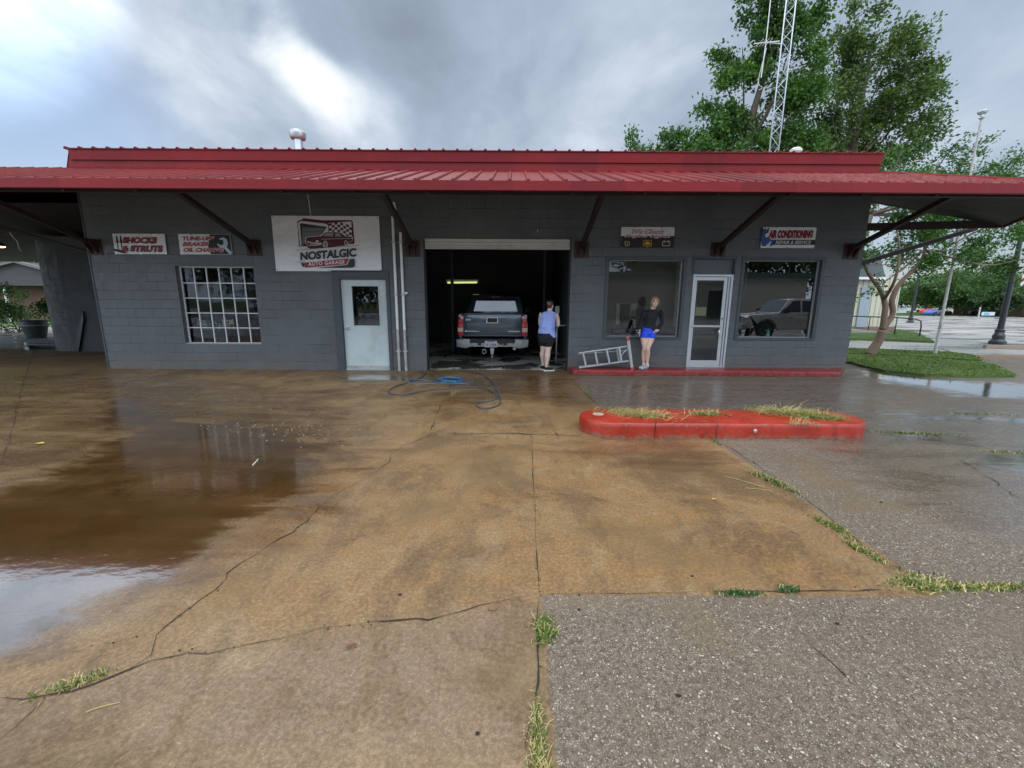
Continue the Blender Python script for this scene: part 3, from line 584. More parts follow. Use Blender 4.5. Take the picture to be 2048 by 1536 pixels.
# roof -------------------------------------------------------
EY,EZ=7.29,3.53; RZ=4.41; XE=9.28; XLF=-27.0; sl_=(RZ-EZ)/(YW-.02-EY); YR=YW-.02
U=.11
b=MB()
def slab(b,pts,t):
    n=len(pts); b.add([tuple(p) for p in pts]+[(p[0],p[1],p[2]-t) for p in pts],[tuple(range(n)),tuple(range(2*n-1,n-1,-1))]+[(i,(i+1)%n,n+(i+1)%n,n+i) for i in range(n)])
XH=8.0
FR=[(XLF,EY,EZ),(XE,EY,EZ),(XH,YR,RZ),(XLF,YR,RZ)]; SR=[(XE,EY,EZ),(11.45,10.35,EZ),(XH,11.0,4.35),(XH,YR,RZ)]; LB=[(XLF,YR,RZ),(XL-.01,YR,RZ),(XL-.01,22,3.62),(XLF,22,3.62)]
for q in (FR,SR,LB): slab(b,q,.02)
def rib(b,p,q,w_=.032,h=.026):
    p,q=Vector(p),Vector(q); d=(q-p).normalized(); s_=Vector((d.y,-d.x,0)).normalized(); vs=[]
    for o in (p,q): vs+=[o-s_*w_,o-s_*w_*.45+Vector((0,0,h)),o+s_*w_*.45+Vector((0,0,h)),o+s_*w_]
    b.add(vs,[(0,1,5,4),(1,2,6,5),(2,3,7,6),(0,3,2,1),(4,5,6,7)])
x=XLF+.1
while x<XE-.05:
    t=1 if x<XH else (XE-x)/(XE-XH); rib(b,(x,EY-.03,EZ+.001),(x,EY+(YR-EY)*t,EZ+(RZ-EZ)*t+.001)); x+=.305
rib(b,(XE,EY-.03,EZ+.012),(XH,YR,RZ+.012),.05,.03); roof=b.build('roof',M['red'],bld,smooth=False)
b=MB(); b.box(XLF,EY-.045,EZ-.145,XE,EY-.022,EZ-.004); b.box(XLF,EY-.050,EZ-.152,XE,EY+.03,EZ-.146)
def wallstrip(b,p,q,z0,z1,t=.02):
    p,q=Vector((p[0],p[1],0)),Vector((q[0],q[1],0)); d=(q-p).normalized(); s_=Vector((d.y,-d.x,0))*t
    vs=[(v_.x,v_.y,z) for v_ in (p,p+s_,q+s_,q) for z in (z0,z1)]; b.add(vs,[(0,2,3,1),(2,4,5,3),(4,6,7,5),(6,0,1,7),(0,6,4,2),(1,3,5,7)])
wallstrip(b,(XE+.001,EY-.02),(11.47,10.37),EZ-.145,EZ-.006); b.build('fascia',M['redtrim'],bld)
b=MB(); wallstrip(b,(11.47,10.375),(XH,11.03),EZ-.14,EZ+.04); b.build('edge_beam',M['beam'],bld)
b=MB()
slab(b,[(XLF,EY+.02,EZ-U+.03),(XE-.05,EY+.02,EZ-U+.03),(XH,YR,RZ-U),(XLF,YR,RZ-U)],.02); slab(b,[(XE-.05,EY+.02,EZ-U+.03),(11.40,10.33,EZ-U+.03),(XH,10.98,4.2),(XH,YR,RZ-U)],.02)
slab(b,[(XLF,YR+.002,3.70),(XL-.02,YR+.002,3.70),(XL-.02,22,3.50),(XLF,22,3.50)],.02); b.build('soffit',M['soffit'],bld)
for yy in (7.62,8.7): 
    zz=EZ+(yy-EY)*sl_-U-.03; b=MB(); b.box(XLF,yy-.04,zz-.10,9.0,yy+.04,zz); b.build('purlin',M['beam'],bld)
x=-26.4
for k in range(31):
    b=MB(); xx=x+k*1.19; t=1 if xx<XH else 0
    if xx>8: break
    y0_,y1_=EY+.04,YW-.03; z0_,z1_=EZ-U-.02+(y0_-EY)*sl_,EZ-U-.02+(y1_-EY)*sl_
    b.prism([(y0_,z0_),(y1_,z1_),(y1_,z1_-.07),(y0_,z0_-.07)],0,xx-.02,xx+.02); b.build('rafter',M['beam'],bld)
    if k<14:
        pass
# upper red band and roof
b=MB(); b.box(-9.55,9.845,4.40,7.94,9.869,4.585); b.prism([(9.815,4.578),(9.845,4.578),(9.845,4.60),(9.868,4.60),(9.868,4.775),(9.80,4.775)],0,-9.57,7.95)
b.prism([(-9.72,4.40),(-9.56,4.40),(-9.56,4.77),(-9.60,4.77)],1,9.87,17.1); b.box(7.93,9.872,4.40,7.955,17.1,4.77); b.build('upper_fascia',M['redtrim'],bld)
b=MB(); slab(b,[(-9.64,9.78,4.80),(7.99,9.78,4.80),(7.99,17.2,4.98),(-9.64,17.2,4.98)],.02)
x=-9.60
while x<8.0: rib(b,(x,9.77,4.80),(x,17.2,4.98),.034,.028); x+=.30
for k in range(8): rib(b,(-9.62,9.9+k*.3,4.79),(-9.74,9.9+k*.3,4.42),.03,.02)
ur=b.build('roof',M['red'],bld)
p=W(598,300,11.6); b=MB(); x_,y_=p.x,p.y; b.lathe([(.115,4.83),(.115,5.28),(.13,5.28),(.13,5.31),(.105,5.31),(.105,5.60),(.17,5.62),(.195,5.66),(.20,5.76),(.155,5.82),(.05,5.84)],(x_,y_,0),20); b.build('roof_vent',M['galv'],ur,smooth='auto')
b=MB(); b.lathe([(.20,4.83),(.15,4.92)],(x_,y_,0),16); b.build('vent_flashing',M['redtrim'],ur,smooth='auto')
p=W(1592,300,11.0); b=MB(); b.lathe([(.08,4.8),(.08,5.18),(.13,5.20),(.135,5.25),(.08,5.29),(.02,5.30)],(p.x,11,0),18); b.lathe([(.085,5.09),(.13,5.11),(.13,5.14),(.085,5.16)],(p.x,11,0),18); b.build('roof_vent',M['white'],ur,smooth='auto')
# struts with wall brackets
for i,xb in enumerate((-9.42,-5.83,-2.26,1.55,4.62,7.62)):
    b=MB(); b.box(xb-.165,YW-.018,2.60,xb+.165,YW-.001,2.955); b.prism([(YW-.018,2.62),(YW-.018,2.93),(YW-.20,2.93),(YW-.20,2.85)],0,xb-.075,xb-.06); b.prism([(YW-.018,2.62),(YW-.018,2.93),(YW-.20,2.93),(YW-.20,2.85)],0,xb+.06,xb+.075)
    for dx in (-.12,.12):
        for z in (2.65,2.90): b.lathe([(.014,0),(.014,-.012)],(xb+dx,YW-.018,z),6,'y')
    br=b.build('wall_bracket',M['bracket'],bld)
    b=MB(); b.prism([(YW-.05,2.80),(YW-.03,2.88),(7.62,3.56),(7.60,3.47)],0,xb-.045,xb+.045); b.build('strut',M['beam'],bld)
b=MB(); b.prism([(7.905,2.34),(11.2,3.38),(11.2,3.48),(7.905,2.44)],1,10.65,10.75); b.build('strut',M['beam'],bld)
b=MB(); b.prism([(-9.61,2.34),(-13.2,3.38),(-13.2,3.48),(-9.61,2.44)],1,11.3,11.4); b.build('strut',M['beam'],bld)
b=MB(); b.box(XL-.035,YW-.012,0,XL-.002,YW+.3,4.2); b.build('corner_trim',M['greytrim'],bld)
# windows
def wdg(x0,x1,z0,z1,name='window'):
    return b
h=HOLES['wl']; b=MB()
b.box(h[0],YW+.12,h[2]-.0,h[0]+.03,YW+.16,h[3]); b.box(h[1]-.02,YW+.12,h[2],h[1],YW+.16,h[3]); b.box(h[0]+.03,YW+.12,h[3]-.03,h[1]-.02,YW+.16,h[3]); b.box(h[0]+.03,YW+.12,h[2],h[1]-.02,YW+.16,h[2]+.03)
nc,nr_=6,5; fx0,fx1,fz0,fz1=h[0]+.03,h[1]-.02,h[2]+.03,h[3]-.03
for i in range(1,nc): xx=fx0+(fx1-fx0)*i/nc; b.box(xx-.011,YW+.122,fz0,xx+.011,YW+.155,fz1)
for j in range(1,nr_): zz=fz0+(fz1-fz0)*j/nr_; b.box(fx0,YW+.118,zz-.010,fx1,YW+.150,zz+.010)
wl=b.build('window',plain('old_white_muntins',(.62,.62,.60),.6,var=.2,sc=20,dirt=((.2,.19,.18),.5)),bld)
b=MB(); 
for i in range(nc):
    for j in range(nr_):
        a_=fx0+(fx1-fx0)*i/nc; c_=fx0+(fx1-fx0)*(i+1)/nc; d_=fz0+(fz1-fz0)*j/nr_; e_=fz0+(fz1-fz0)*(j+1)/nr_; t1=random.uniform(-.003,.003); t2=random.uniform(-.003,.003); y_=YW+.137
        b.add([(a_,y_+t1,d_),(c_,y_+t2,d_),(c_,y_-t1,e_),(a_,y_-t2,e_)],[(0,1,2,3)])
b.build('pane',M['glass_old'],wl,fix=False)
b=MB(); b.box(h[0]+.002,YW+.01,h[2]+.001,h[1]-.002,YW+.117,h[2]+.022); b.build('sill',plain('worn_sill',(.30,.31,.33),.7,var=.3,sc=15),wl)
def shopwin(h,name,gm='glass_w'):
    b=MB(); w_=.075; y0_,y1_=YW-.018,YW+.10; x0,x1,z0,z1=h
    b.box(x0-.02,y0_,z0-.02,x0+w_-.02,y1_,z1+.02); b.box(x1-w_+.02,y0_,z0-.02,x1+.02,y1_,z1+.02); b.box(x0+w_-.02,y0_,z1-w_+.02,x1-w_+.02,y1_,z1+.02); b.box(x0+w_-.02,y0_,z0-.02,x1-w_+.02,y1_,z0+w_-.035)
    f=b.build('window',M['greytrim'],bld,bevel=.004)
    x0+=w_-.019; x1-=w_-.019; z1-=w_-.019; z0+=w_-.034
    b=MB(); t=.022; b.box(x0,YW+.075,z0,x0+t,YW+.112,z1); b.box(x1-t*1.8,YW+.075,z0,x1,YW+.112,z1); b.box(x0+t,YW+.075,z1-t,x1-t*1.8,YW+.112,z1); b.box(x0+t,YW+.075,z0,x1-t*1.8,YW+.112,z0+t); b.build('inner_frame',plain('window_inner_frame',(.26,.26,.25),.5),f)
    b=MB(); b.add([(x0+t,YW+.095,z0+t),(x1-t,YW+.095,z0+t),(x1-t,YW+.095,z1-t),(x0+t,YW+.095,z1-t)],[(0,1,2,3)]); b.build('pane',M[gm],f,fix=False); return f
shopwin(HOLES['wa'],'a','glass_d'); shopwin(HOLES['wb'],'b')
# pale steel door with half glass
h=HOLES['d1']; b=MB(); b.box(h[0]-.10,YW-.03,0,h[0]+.075,YW+.16,h[3]+.12); b.box(h[1]-.05,YW-.03,0,h[1]+.03,YW+.16,h[3]+.12); b.box(h[0]+.075,YW-.03,h[3]-.075,h[1]-.05,YW+.16,h[3]+.12); fr=b.build('door_frame',M['greytrim'],bld,bevel=.004)
dx0,dx1,dz1=h[0]+.08,h[1]-.055,h[3]-.08; gx0,gx1,gz0,gz1=-3.71,-3.10,1.05,1.95
wd=wall_mesh(dx0,dx1,.02,dz1,YW+.05,YW+.095,[(gx0,gx1,gz0,gz1)]); dr=wd.build('door',M['door'],bld)
b=MB(); t=.03; b.box(gx0-t,YW+.040,gz0-t,gx0,YW+.0495,gz1+t); b.box(gx1,YW+.040,gz0-t,gx1+t,YW+.0495,gz1+t); b.box(gx0,YW+.040,gz1,gx1,YW+.0495,gz1+t); b.box(gx0,YW+.040,gz0-t,gx1,YW+.0495,gz0); b.build('glass_trim',M['door'],dr)
b=MB(); b.add([(gx0,YW+.07,gz0),(gx1,YW+.07,gz0),(gx1,YW+.07,gz1),(gx0,YW+.07,gz1)],[(0,1,2,3)]); b.build('pane',M['glass_d'],dr,fix=False)
b=MB(); 
for z_ in (.25,1.05,1.85): _h=MB(); _h.tube([(dx1-.006,YW+.035,z_-.05),(dx1-.006,YW+.035,z_+.05)],.009,8); _h.build('hinge',M['galv'],dr,smooth='auto')
_h=MB(); _h.box(dx0+.02,YW+.044,.03,dx1-.02,YW+.0495,.10); _h.build('door_sweep',M['pipe_grey'],dr)
b=MB(); c=(dx0+.085,YW+.05,1.0); b.lathe([(.035,0),(.035,-.008),(.012,-.012),(.012,-.04),(.03,-.05),(.034,-.065),(.026,-.08),(.005,-.084)],c,16,'y'); b.build('handle',M['chrome'],dr,smooth='auto')
b=MB(); b.box(h[0]+.08,YW+.0,.0,h[1]-.055,YW+.12,.018); b.build('threshold',M['alu'],bld)
# aluminium glass door on the walkway
h=HOLES['d2']; zt=W(1420,549,YW).z; b=MB(); b.box(h[0]-.03,YW-.02,h[3]-.035,h[1]+.035,YW+.1,h[3]+.03); b.box(h[0]-.03,YW-.02,zt+.0,h[0]+.015,YW+.1,h[3]-.035); b.box(h[1]-.01,YW-.02,zt,h[1]+.035,YW+.1,h[3]-.035); b.build('door_frame',M['greytrim'],bld,bevel=.004)
b=MB(); b.box(h[0]+.015,YW+.05,zt+.002,h[1]-.01,YW+.09,h[3]-.036); b.build('transom_panel',M['greypanel'],bld)
b=MB(); z0=.117; b.box(h[0]+.002,YW-.015,z0,h[0]+.045,YW+.10,zt); b.box(h[1]-.045,YW-.015,z0,h[1]-.002,YW+.10,zt); b.box(h[0]+.045,YW-.015,zt-.045,h[1]-.045,YW+.10,zt); b.box(h[1]-.095,YW+.01,z0,h[1]-.055,YW+.1,zt-.046); b.box(h[0]+.045,YW-.01,z0,h[1]-.045,YW+.09,z0+.02); af=b.build('door_frame',M['alu'],bld,bevel=.003)
lx0,lx1,lz0,lz1=h[0]+.05,h[1]-.11,z0+.024,zt-.055; ld=wall_mesh(lx0,lx1,lz0,lz1,YW+.02,YW+.06,[(lx0+.06,lx1-.075,lz0+.14,lz0+.93),(lx0+.06,lx1-.075,lz0+.965,lz1-.075)]); dr=ld.build('door',M['alu'],bld,bevel=.002)
b=MB(); b.add([(lx0+.05,YW+.04,lz0+.12),(lx1-.06,YW+.04,lz0+.12),(lx1-.06,YW+.04,lz1-.06),(lx0+.05,YW+.04,lz1-.06)],[(0,1,2,3)]); b.build('pane',M['glass_d'],dr,fix=False)
b=MB(); b.box(lx0+.02,YW-.012,lz0+.925,lx1-.02,YW+.008,lz0+.965); b.box(lx0+.03,YW+.008,lz0+.93,lx0+.05,YW+.02,lz0+.96); b.box(lx1-.05,YW+.008,lz0+.93,lx1-.03,YW+.02,lz0+.96); b.build('push_bar',M['galv'],dr,bevel=.002)
b=MB(); b.tube([(lx1-.11,YW+.02,lz0+.68),(lx1-.11,YW-.035,lz0+.70),(lx1-.11,YW-.035,lz0+.88),(lx1-.11,YW+.02,lz0+.90)],.012,8); b.build('handle',M['chrome'],dr,smooth=True)
b=MB(); b.lathe([(.018,0),(.018,-.01),(.008,-.012)],(lx1-.035,YW+.02,lz0+1.12),10,'y'); b.build('lock',M['black'],dr)
# rolled up door
b=MB(); h=HOLES['go']; pr=[]; z=2.81
while z<3.018: pr+=[(YW+.10,z),(YW+.085,z+.012),(YW+.085,z+.052),(YW+.10,z+.064)]; z+=.072
pr=[(y_,min(z_,3.018)) for y_,z_ in pr]+[(YW+.13,3.018),(YW+.13,2.81)]; b.prism(pr,0,h[0]+.02,h[1]-.02); b.box(h[0]+.02,YW+.07,2.788,h[1]-.02,YW+.135,2.808); rd=b.build('roll_door',M['shutter'],bld)
for a_,c_ in ((h[0]+.001,h[0]+.03),(h[1]-.03,h[1]-.001)): b=MB(); b.box(a_,YW+.08,.01,c_,YW+.16,2.76); b.build('door_track',M['black'],bld)
# pipes down the wall
for xp,zt_ in ((-2.665,3.45),(-2.505,3.12)):
    b=MB(); b.tube([(xp,YW-.05,.97),(xp,YW-.05,zt_)],.031,12); pp=b.build('wall_pipe',M['white'],bld,smooth='auto')
    b=MB(); b.tube([(xp,YW-.05,.0),(xp,YW-.05,.97)],.0325,12); b.tube([(xp,YW-.05,.62),(xp,YW-.05,.68)],.037,12); b.build('lower_pipe',M['pipe_grey'],pp,smooth='auto')
    for z in (.45,1.75,2.9): b=MB(); b.box(xp-.05,YW-.085,z,xp+.05,YW-.001,z+.025); b.build('pipe_clip',M['pipe_grey'],pp)
b=MB(); b.tube([(-2.60,YW-.05,3.42),(-2.60,YW-.05,3.62),(-2.62,YW-.05,3.75)],.031,10); b.build('wall_pipe',M['white'],bld,smooth='auto')
b=MB(); b.lathe([(.03,0),(.03,-.05),(.02,-.06)],(-2.43,YW-.02,1.80),10,'y'); b.box(-2.47,YW-.05,1.785,-2.43,YW-.001,1.815); b.build('hose_tap',M['white'],bld)
b=MB(); b.tube([(-4.52,YW-.02,4.0),(-4.50,YW-.02,3.75),(-4.485,YW-.02,3.42)],.008,6); b.build('cable',M['white'],bld)
b=MB(); b.box(XR-.001,YW+.06,.62,XR+.06,YW+.16,.80); b.build('outlet_box',M['black'],bld)
for px,py in ((1098,447),(1075,462)): p=W(px,py,YW); b=MB(); b.box(p.x-.008,YW-.03,p.z-.03,p.x+.008,YW-.001,p.z+.03,0); b.build('wall_hook',M['alu'] if px<1080 else M['black'],bld)
for x_,z_ in ((6.3,1.2),(-6.9,1.75),(-8.6,3.3),(7.5,2.2)): b=MB(); b.lathe([(.012,0),(.008,-.01)],(x_,YW,z_),8,'y'); b.build('wall_bolt',M['black'],bld)
# wing on the left
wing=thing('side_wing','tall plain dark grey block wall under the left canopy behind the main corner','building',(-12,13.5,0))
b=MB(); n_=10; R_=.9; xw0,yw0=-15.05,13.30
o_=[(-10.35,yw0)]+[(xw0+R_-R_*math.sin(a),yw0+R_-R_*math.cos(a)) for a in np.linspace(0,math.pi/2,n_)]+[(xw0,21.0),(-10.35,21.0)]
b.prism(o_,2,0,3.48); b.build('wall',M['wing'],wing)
b=MB(); q=[W(x,y,yw0-.08) for x,y in ((149,707),(159,707),(168,640),(166,622))]; b.prism([(p.x,max(p.z,0)) for p in q],1,yw0-.10,yw0-.05); tag(b.build('leaning_board',M['black']),'narrow black board leaning on the dark wall left of the corner','board')
b=MB(); b.box(-13.9,yw0-.03,0.0,-12.6,yw0-.001,3.2); b.build('door',plain('wing_door_paint',(.034,.038,.040),.6),wing)
# ------------------------------------------------------------ banners
def flat(name,c,r=.55): 
    if name not in M: M[name]=plain(name,c,r,var=.05,sc=6)
    return M[name]
MR=flat('print_red',(.30,.012,.022)); MMa=flat('print_maroon',(.085,.010,.018)); MN=flat('print_charcoal',(.022,.026,.035)); MB_=flat('print_black',(.012,.012,.013)); MW=flat('print_white',(.66,.66,.68)); MG=flat('print_grey',(.28,.29,.31)); MBl=flat('print_blue',(.03,.09,.32)); MY=flat('print_amber',(.62,.33,.03)); MLB=flat('print_pale_blue',(.45,.55,.70)); MDB=flat('print_navy',(.02,.03,.09)); MPk=flat('print_pink',(.70,.50,.53)); MCream=flat('print_cream',(.62,.58,.38))
def vinyl():
    b=NB('banner_vinyl'); p=b.pos(); n=b.noise(b.map(p,(1,1,1.0)),2.2,3,.5,.8)
    return b.set(Base_Color=b.mix(n,(.66,.655,.67),(.74,.735,.75)),Roughness=.42,Normal=b.bump(n,.05))
M['vinyl']=vinyl()
_fc={}
def glyphs(body,shear=0.0,off=0.0,space=1.0):
    k=(body,shear,off,space)
    if k in _fc: return _fc[k]
    cu=bpy.data.curves.new('t','FONT'); cu.body=body; cu.offset=off; cu.space_character=space; cu.resolution_u=4; o=bpy.data.objects.new('t',cu); COL.objects.link(o)
    bpy.context.view_layer.update(); me=o.to_mesh(); V=[(v.co.x+shear*v.co.y,v.co.y) for v in me.vertices]; F_=[tuple(p.vertices) for p in me.polygons]; o.to_mesh_clear(); bpy.data.objects.remove(o); bpy.data.curves.remove(cu)
    _fc[k]=(V,F_); return _fc[k]
class Sign:
    def __init__(s,name,corners,Y,label,cat='banner',group=None,face=None,cmap=None,bg=None):
        s.Y=Y; s.c=[W(x,y,Y) for x,y in corners]; s.map=cmap or (lambda x,y:(x,y)); s.k=1
        b=MB(); nx,nz=24,12; vs=[]; r=random.Random(hash(label)%1000)
        TL,TR,BR,BL=s.c
        def q(u,v): return TL*(1-u)*(1-v)+TR*u*(1-v)+BR*u*v+BL*(1-u)*v
        for off in (0,.004): 
            for j in range(nz+1):
                for i in range(nx+1): p=q(i/nx,j/nz); vs.append((p.x,Y+off,p.z))
        n=(nx+1)*(nz+1); fs=[]
        for j in range(nz):
            for i in range(nx): a=j*(nx+1)+i; fs+=[(a,a+nx+1,a+nx+2,a+1),(n+a,n+a+1,n+a+nx+2,n+a+nx+1)]
        ring=[i for i in range(nx+1)]+[(j*(nx+1)+nx) for j in range(1,nz+1)]+[nz*(nx+1)+i for i in range(nx-1,-1,-1)]+[j*(nx+1) for j in range(nz-1,0,-1)]
        fs+=[(ring[i],ring[(i+1)%len(ring)],ring[(i+1)%len(ring)]+n,ring[i]+n) for i in range(len(ring))]
        b.add(vs,fs); s.o=tag(b.build(name,bg or M['vinyl'],smooth='auto'),label,cat,group)
        b=MB()
        for u,v in ((.012,.025),(.988,.025),(.988,.975),(.012,.975),(.25,.02),(.75,.02),(.5,.98)) if nx else ():
            p=q(u,v); b.lathe([(.010,0),(.010,-.003),(.005,-.003)],(p.x,Y,p.z),8,'y')
        b.build('grommet',M['chrome'],s.o)
    def pt(s,x,y):
        X,Y_=s.map(x,y); p=W(X,Y_,s.Y); return p
    def poly(s,pts,m,name='print',lay=None):
        s.k+=1; y=s.Y-.0012*(lay or s.k); b=MB(); P=[s.pt(*q) for q in pts]; b.add([(p.x,y,p.z) for p in P],[tuple(range(len(P)))]); return b.build(name,m,s.o,fix=False)
    def polys(s,L_,m,name='print',lay=None):
        s.k+=1; y=s.Y-.0012*(lay or s.k); b=MB()
        for pts in L_: P=[s.pt(*q) for q in pts]; b.add([(p.x,y,p.z) for p in P],[tuple(range(len(P)))])
        return b.build(name,m,s.o,fix=False)
    def text(s,body,quad,m,shear=0,off=.02,outline=None,om=None,space=1.0,shadow=None):
        TL,TR,BR,BL=[s.pt(*q) for q in quad]; V0,_=glyphs(body,shear,off,space); x0=min(v[0] for v in V0);x1=max(v[0] for v in V0);y0=min(v[1] for v in V0);y1=max(v[1] for v in V0)
        for o_,mm,sh in ((outline,om,shadow or (0,0)),(off,m,(0,0))):
            if o_ is None: continue
            V,F_=glyphs(body,shear,o_,space); s.k+=1; y=s.Y-.0012*s.k; vs=[]
            for vx,vy in V:
                u=(vx-x0)/(x1-x0)+sh[0]; v=(vy-y0)/(y1-y0)+sh[1]; p=BL*(1-u)*(1-v)+BR*u*(1-v)+TR*u*v+TL*(1-u)*v; vs.append((p.x,y,p.z))
            b=MB(); b.add(vs,F_); b.build('lettering',mm,s.o,fix=False)
def circ(cx,cy,rx,ry,n=20,a0=0,a1=2*math.pi): return [(cx+math.cos(a0+(a1-a0)*k/n)*rx,cy+math.sin(a0+(a1-a0)*k/n)*ry) for k in range(n)]
def ringp(cx,cy,rx,ry,t,n=20,a0=0,a1=2*math.pi): # list of quads
    o=[]
    for k in range(n):
        a=a0+(a1-a0)*k/n; c=a0+(a1-a0)*(k+1)/n; f=lambda a,q:(cx+math.cos(a)*(rx+q),cy+math.sin(a)*(ry+q)); o.append([f(a,-t),f(a,t),f(c,t),f(c,-t)])
    return o
def strk(pts,t):
    o=[]
    for (ax,ay),(bx,by) in zip(pts[:-1],pts[1:]):
        l=math.hypot(bx-ax,by-ay) or 1; nx_,ny_=-(by-ay)/l*t,(bx-ax)/l*t; o.append([(ax+nx_,ay+ny_),(bx+nx_,by+ny_),(bx-nx_,by-ny_),(ax-nx_,ay-ny_)])
    return o
YB=YW-.030
m1=lambda x,y:(540+x/8.533,420+y/8.533)
s=Sign('logo_banner',[m1(20,95),m1(1858,105),m1(1908,1048),m1(105,1042)],YB,'large white banner with maroon vintage car emblem reading NOSTALGIC AUTO GARAGE above the pale door',cmap=m1)
s.poly([(495,625),(465,205),(500,175),(530,172),(570,140),(900,175),(1385,172),(1412,190),(1445,560),(1430,580),(1320,582),(1320,600),(495,625)],MMa,'emblem')
s.poly([(515,612),(478,225),(510,195),(555,190),(960,235),(990,262),(1000,380),(1010,440),(560,612)],MW,'emblem'); s.poly([(540,610),(510,235),(540,225),(975,290),(940,335),(910,400),(620,600)],MN,'emblem')
s.polys([[(550,300+24*k),(925,312+20*k),(925,322+20*k),(550,311+24*k)] for k in range(12)],MG,'emblem')
s.poly([(1005,225),(1390,195),(1400,455),(1020,455)],MW,'emblem')
ck=[]
for i in range(8):
    for j in range(6):
        if (i+j)%2==0:
            X=lambda u:1008+48.5*u; yo=lambda u:235-28*math.sin(u*.55); ck.append([(X(i),yo(i)+42*j),(X(i+1),yo(i+1)+42*j),(X(i+1),yo(i+1)+42*(j+1)),(X(i),yo(i)+42*(j+1))])
s.polys(ck,MMa,'emblem')
car=[(615,490),(640,465),(880,445),(950,385),(1080,378),(1200,385),(1290,450),(1390,455),(1415,490),(1400,530),(1330,560),(1330,600),(960,645),(700,662),(640,630),(690,610),(620,570)]
s.poly([(x+(8 if x>1000 else -10),y-8 if y<500 else y+2) for x,y in car],MW,'emblem'); s.poly(car,MMa,'emblem')
s.polys([[(905,445),(960,398),(1085,392),(1075,455)],[(1115,455),(1120,400),(1185,400),(1225,455)]],MG,'emblem')
s.polys(strk([(640,540),(720,565),(885,572)],9)+strk([(690,600),(780,600),(880,585)],7)+strk([(880,500),(1100,492),(1400,485)],3)+[circ(800,535,16,18,12),circ(826,535,12,16,12)],MW,'emblem')
s.poly(circ(950,588,42,62,22),MW,'emblem');s.poly(circ(950,588,33,50,22),MMa,'emblem');s.polys(ringp(950,588,20,32,5),MW,'emblem');s.polys(ringp(1300,560,22,36,5),MW,'emblem')
s.poly([(625,632),(960,640),(1530,598),(1530,603),(700,668)],MMa,'emblem'); s.polys(strk([(435,690),(690,668)],3),MN,'emblem')
s.text('NOSTALGIC',[(525,722),(1477,648),(1477,798),(525,862)],MN,0,.045)
s.poly([(530,900),(590,905),(598,975),(560,965)],MN,'emblem'); s.poly([(595,900),(1350,828),(1305,925),(605,985)],MR,'emblem'); s.poly([(1375,838),(1448,830),(1455,950),(1420,985),(800,990),(1325,938)],MN,'emblem'); s.polys(strk([(455,892),(600,884)],3),MN,'emblem')
s.text('AUTO GARAGE',[(662,893),(1280,852),(1280,915),(662,960)],MW,0,.03,space=1.15)
m2=lambda x,y:(220+x/7.877,450+y/7.877)
GRP='small trade banners on the dark wall'
s=Sign('trade_banner',[m2(35,135),m2(858,140),m2(898,460),m2(80,458)],YB,'white banner reading SHOCKS & STRUTS, nearest the left corner',group=GRP,cmap=m2)
for dx in (0,62): s.poly([(92+dx,175),(115+dx,175),(135+dx,262),(128+dx,300),(112+dx,300),(98+dx,262)],MB_,'emblem'); s.polys([[(105+dx,150),(110+dx,150),(112+dx,180),(106+dx,180)],[(112+dx,300),(128+dx,300),(138+dx,380),(124+dx,380)],[(85+dx,262),(150+dx,262),(152+dx,275),(88+dx,275)]],MB_,'emblem')
s.poly([(65,375),(150,385),(270,430),(265,447),(200,445),(70,405)],MB_,'emblem')
s.text('SHOCKS',[(205,190),(735,190),(735,285),(205,278)],MR,.12,.03,.075,MB_,shadow=(.006,-.06)); s.text('& STRUTS',[(195,322),(830,322),(830,420),(195,408)],MR,.12,.03,.075,MB_,shadow=(.005,-.06))
s=Sign('trade_banner',[m2(1068,140),m2(1890,148),m2(1930,465),m2(1110,462)],YB,'banner with black right half and spanner reading TUNE-UPS BRAKES OIL CHANGE',group=GRP,cmap=m2)
s.poly([(1572,148),(1885,152),(1922,460),(1590,460),(1545,330)],MB_,'emblem'); s.poly([(1720,210),(1790,195),(1840,225),(1860,290),(1840,350),(1925,440),(1905,465),(1875,450),(1800,372),(1740,360),(1690,310),(1690,290),(1750,320),(1790,300),(1785,240),(1720,225)],MLB,'emblem')
for t_,q in (('TUNE-UPS',[(1140,183),(1640,183),(1640,242),(1155,246)]),('BRAKES',[(1150,268),(1560,272),(1560,330),(1150,335)]),('OIL CHANGE',[(1160,362),(1795,366),(1800,425),(1165,425)])): s.text(t_,q,MR,.25,.03,.10,MPk)
m3=lambda x,y:(1220+x/4.6545,440+y/4.6545)
s=Sign('trade_banner',[m3(105,65),m3(603,66),m3(592,262),m3(98,258)],YB,'banner reading We Check Engine Lights with a row of dashboard symbols',group=GRP,cmap=m3)
s.poly([(103,150),(598,150),(592,262),(98,258)],MB_,'emblem')
s.text('We Check',[(205,85),(505,88),(500,125),(200,123)],MPk,.3,.02,.062,MMa,shadow=(.008,-.05)); s.text('Engine Lights',[(135,135),(565,138),(560,176),(130,168)],MPk,.3,.02,.062,MMa,shadow=(.006,-.05))
s.polys(strk([(143,195),(136,215),(142,240)],2.5)+strk([(173,195),(181,215),(175,240)],2.5)+strk([(142,240),(175,240)],2)+[[(155,197),(161,197),(160,222),(156,222)],[(155,226),(161,226),(161,232),(155,232)]],MCream,'symbol')
s.polys(strk([(208,203),(240,212),(275,204)],2.2)+strk([(222,212),(230,232),(262,232),(270,212)],2.2)+[circ(286,230,3,4,8)],MMa,'symbol')
s.polys(strk([(310,190),(386,190),(384,242),(308,242),(310,190)],2.5)+[[(322,208),(335,208),(335,200),(360,200),(360,208),(374,212),(372,230),(345,230),(338,226),(318,226)]],MY,'symbol')
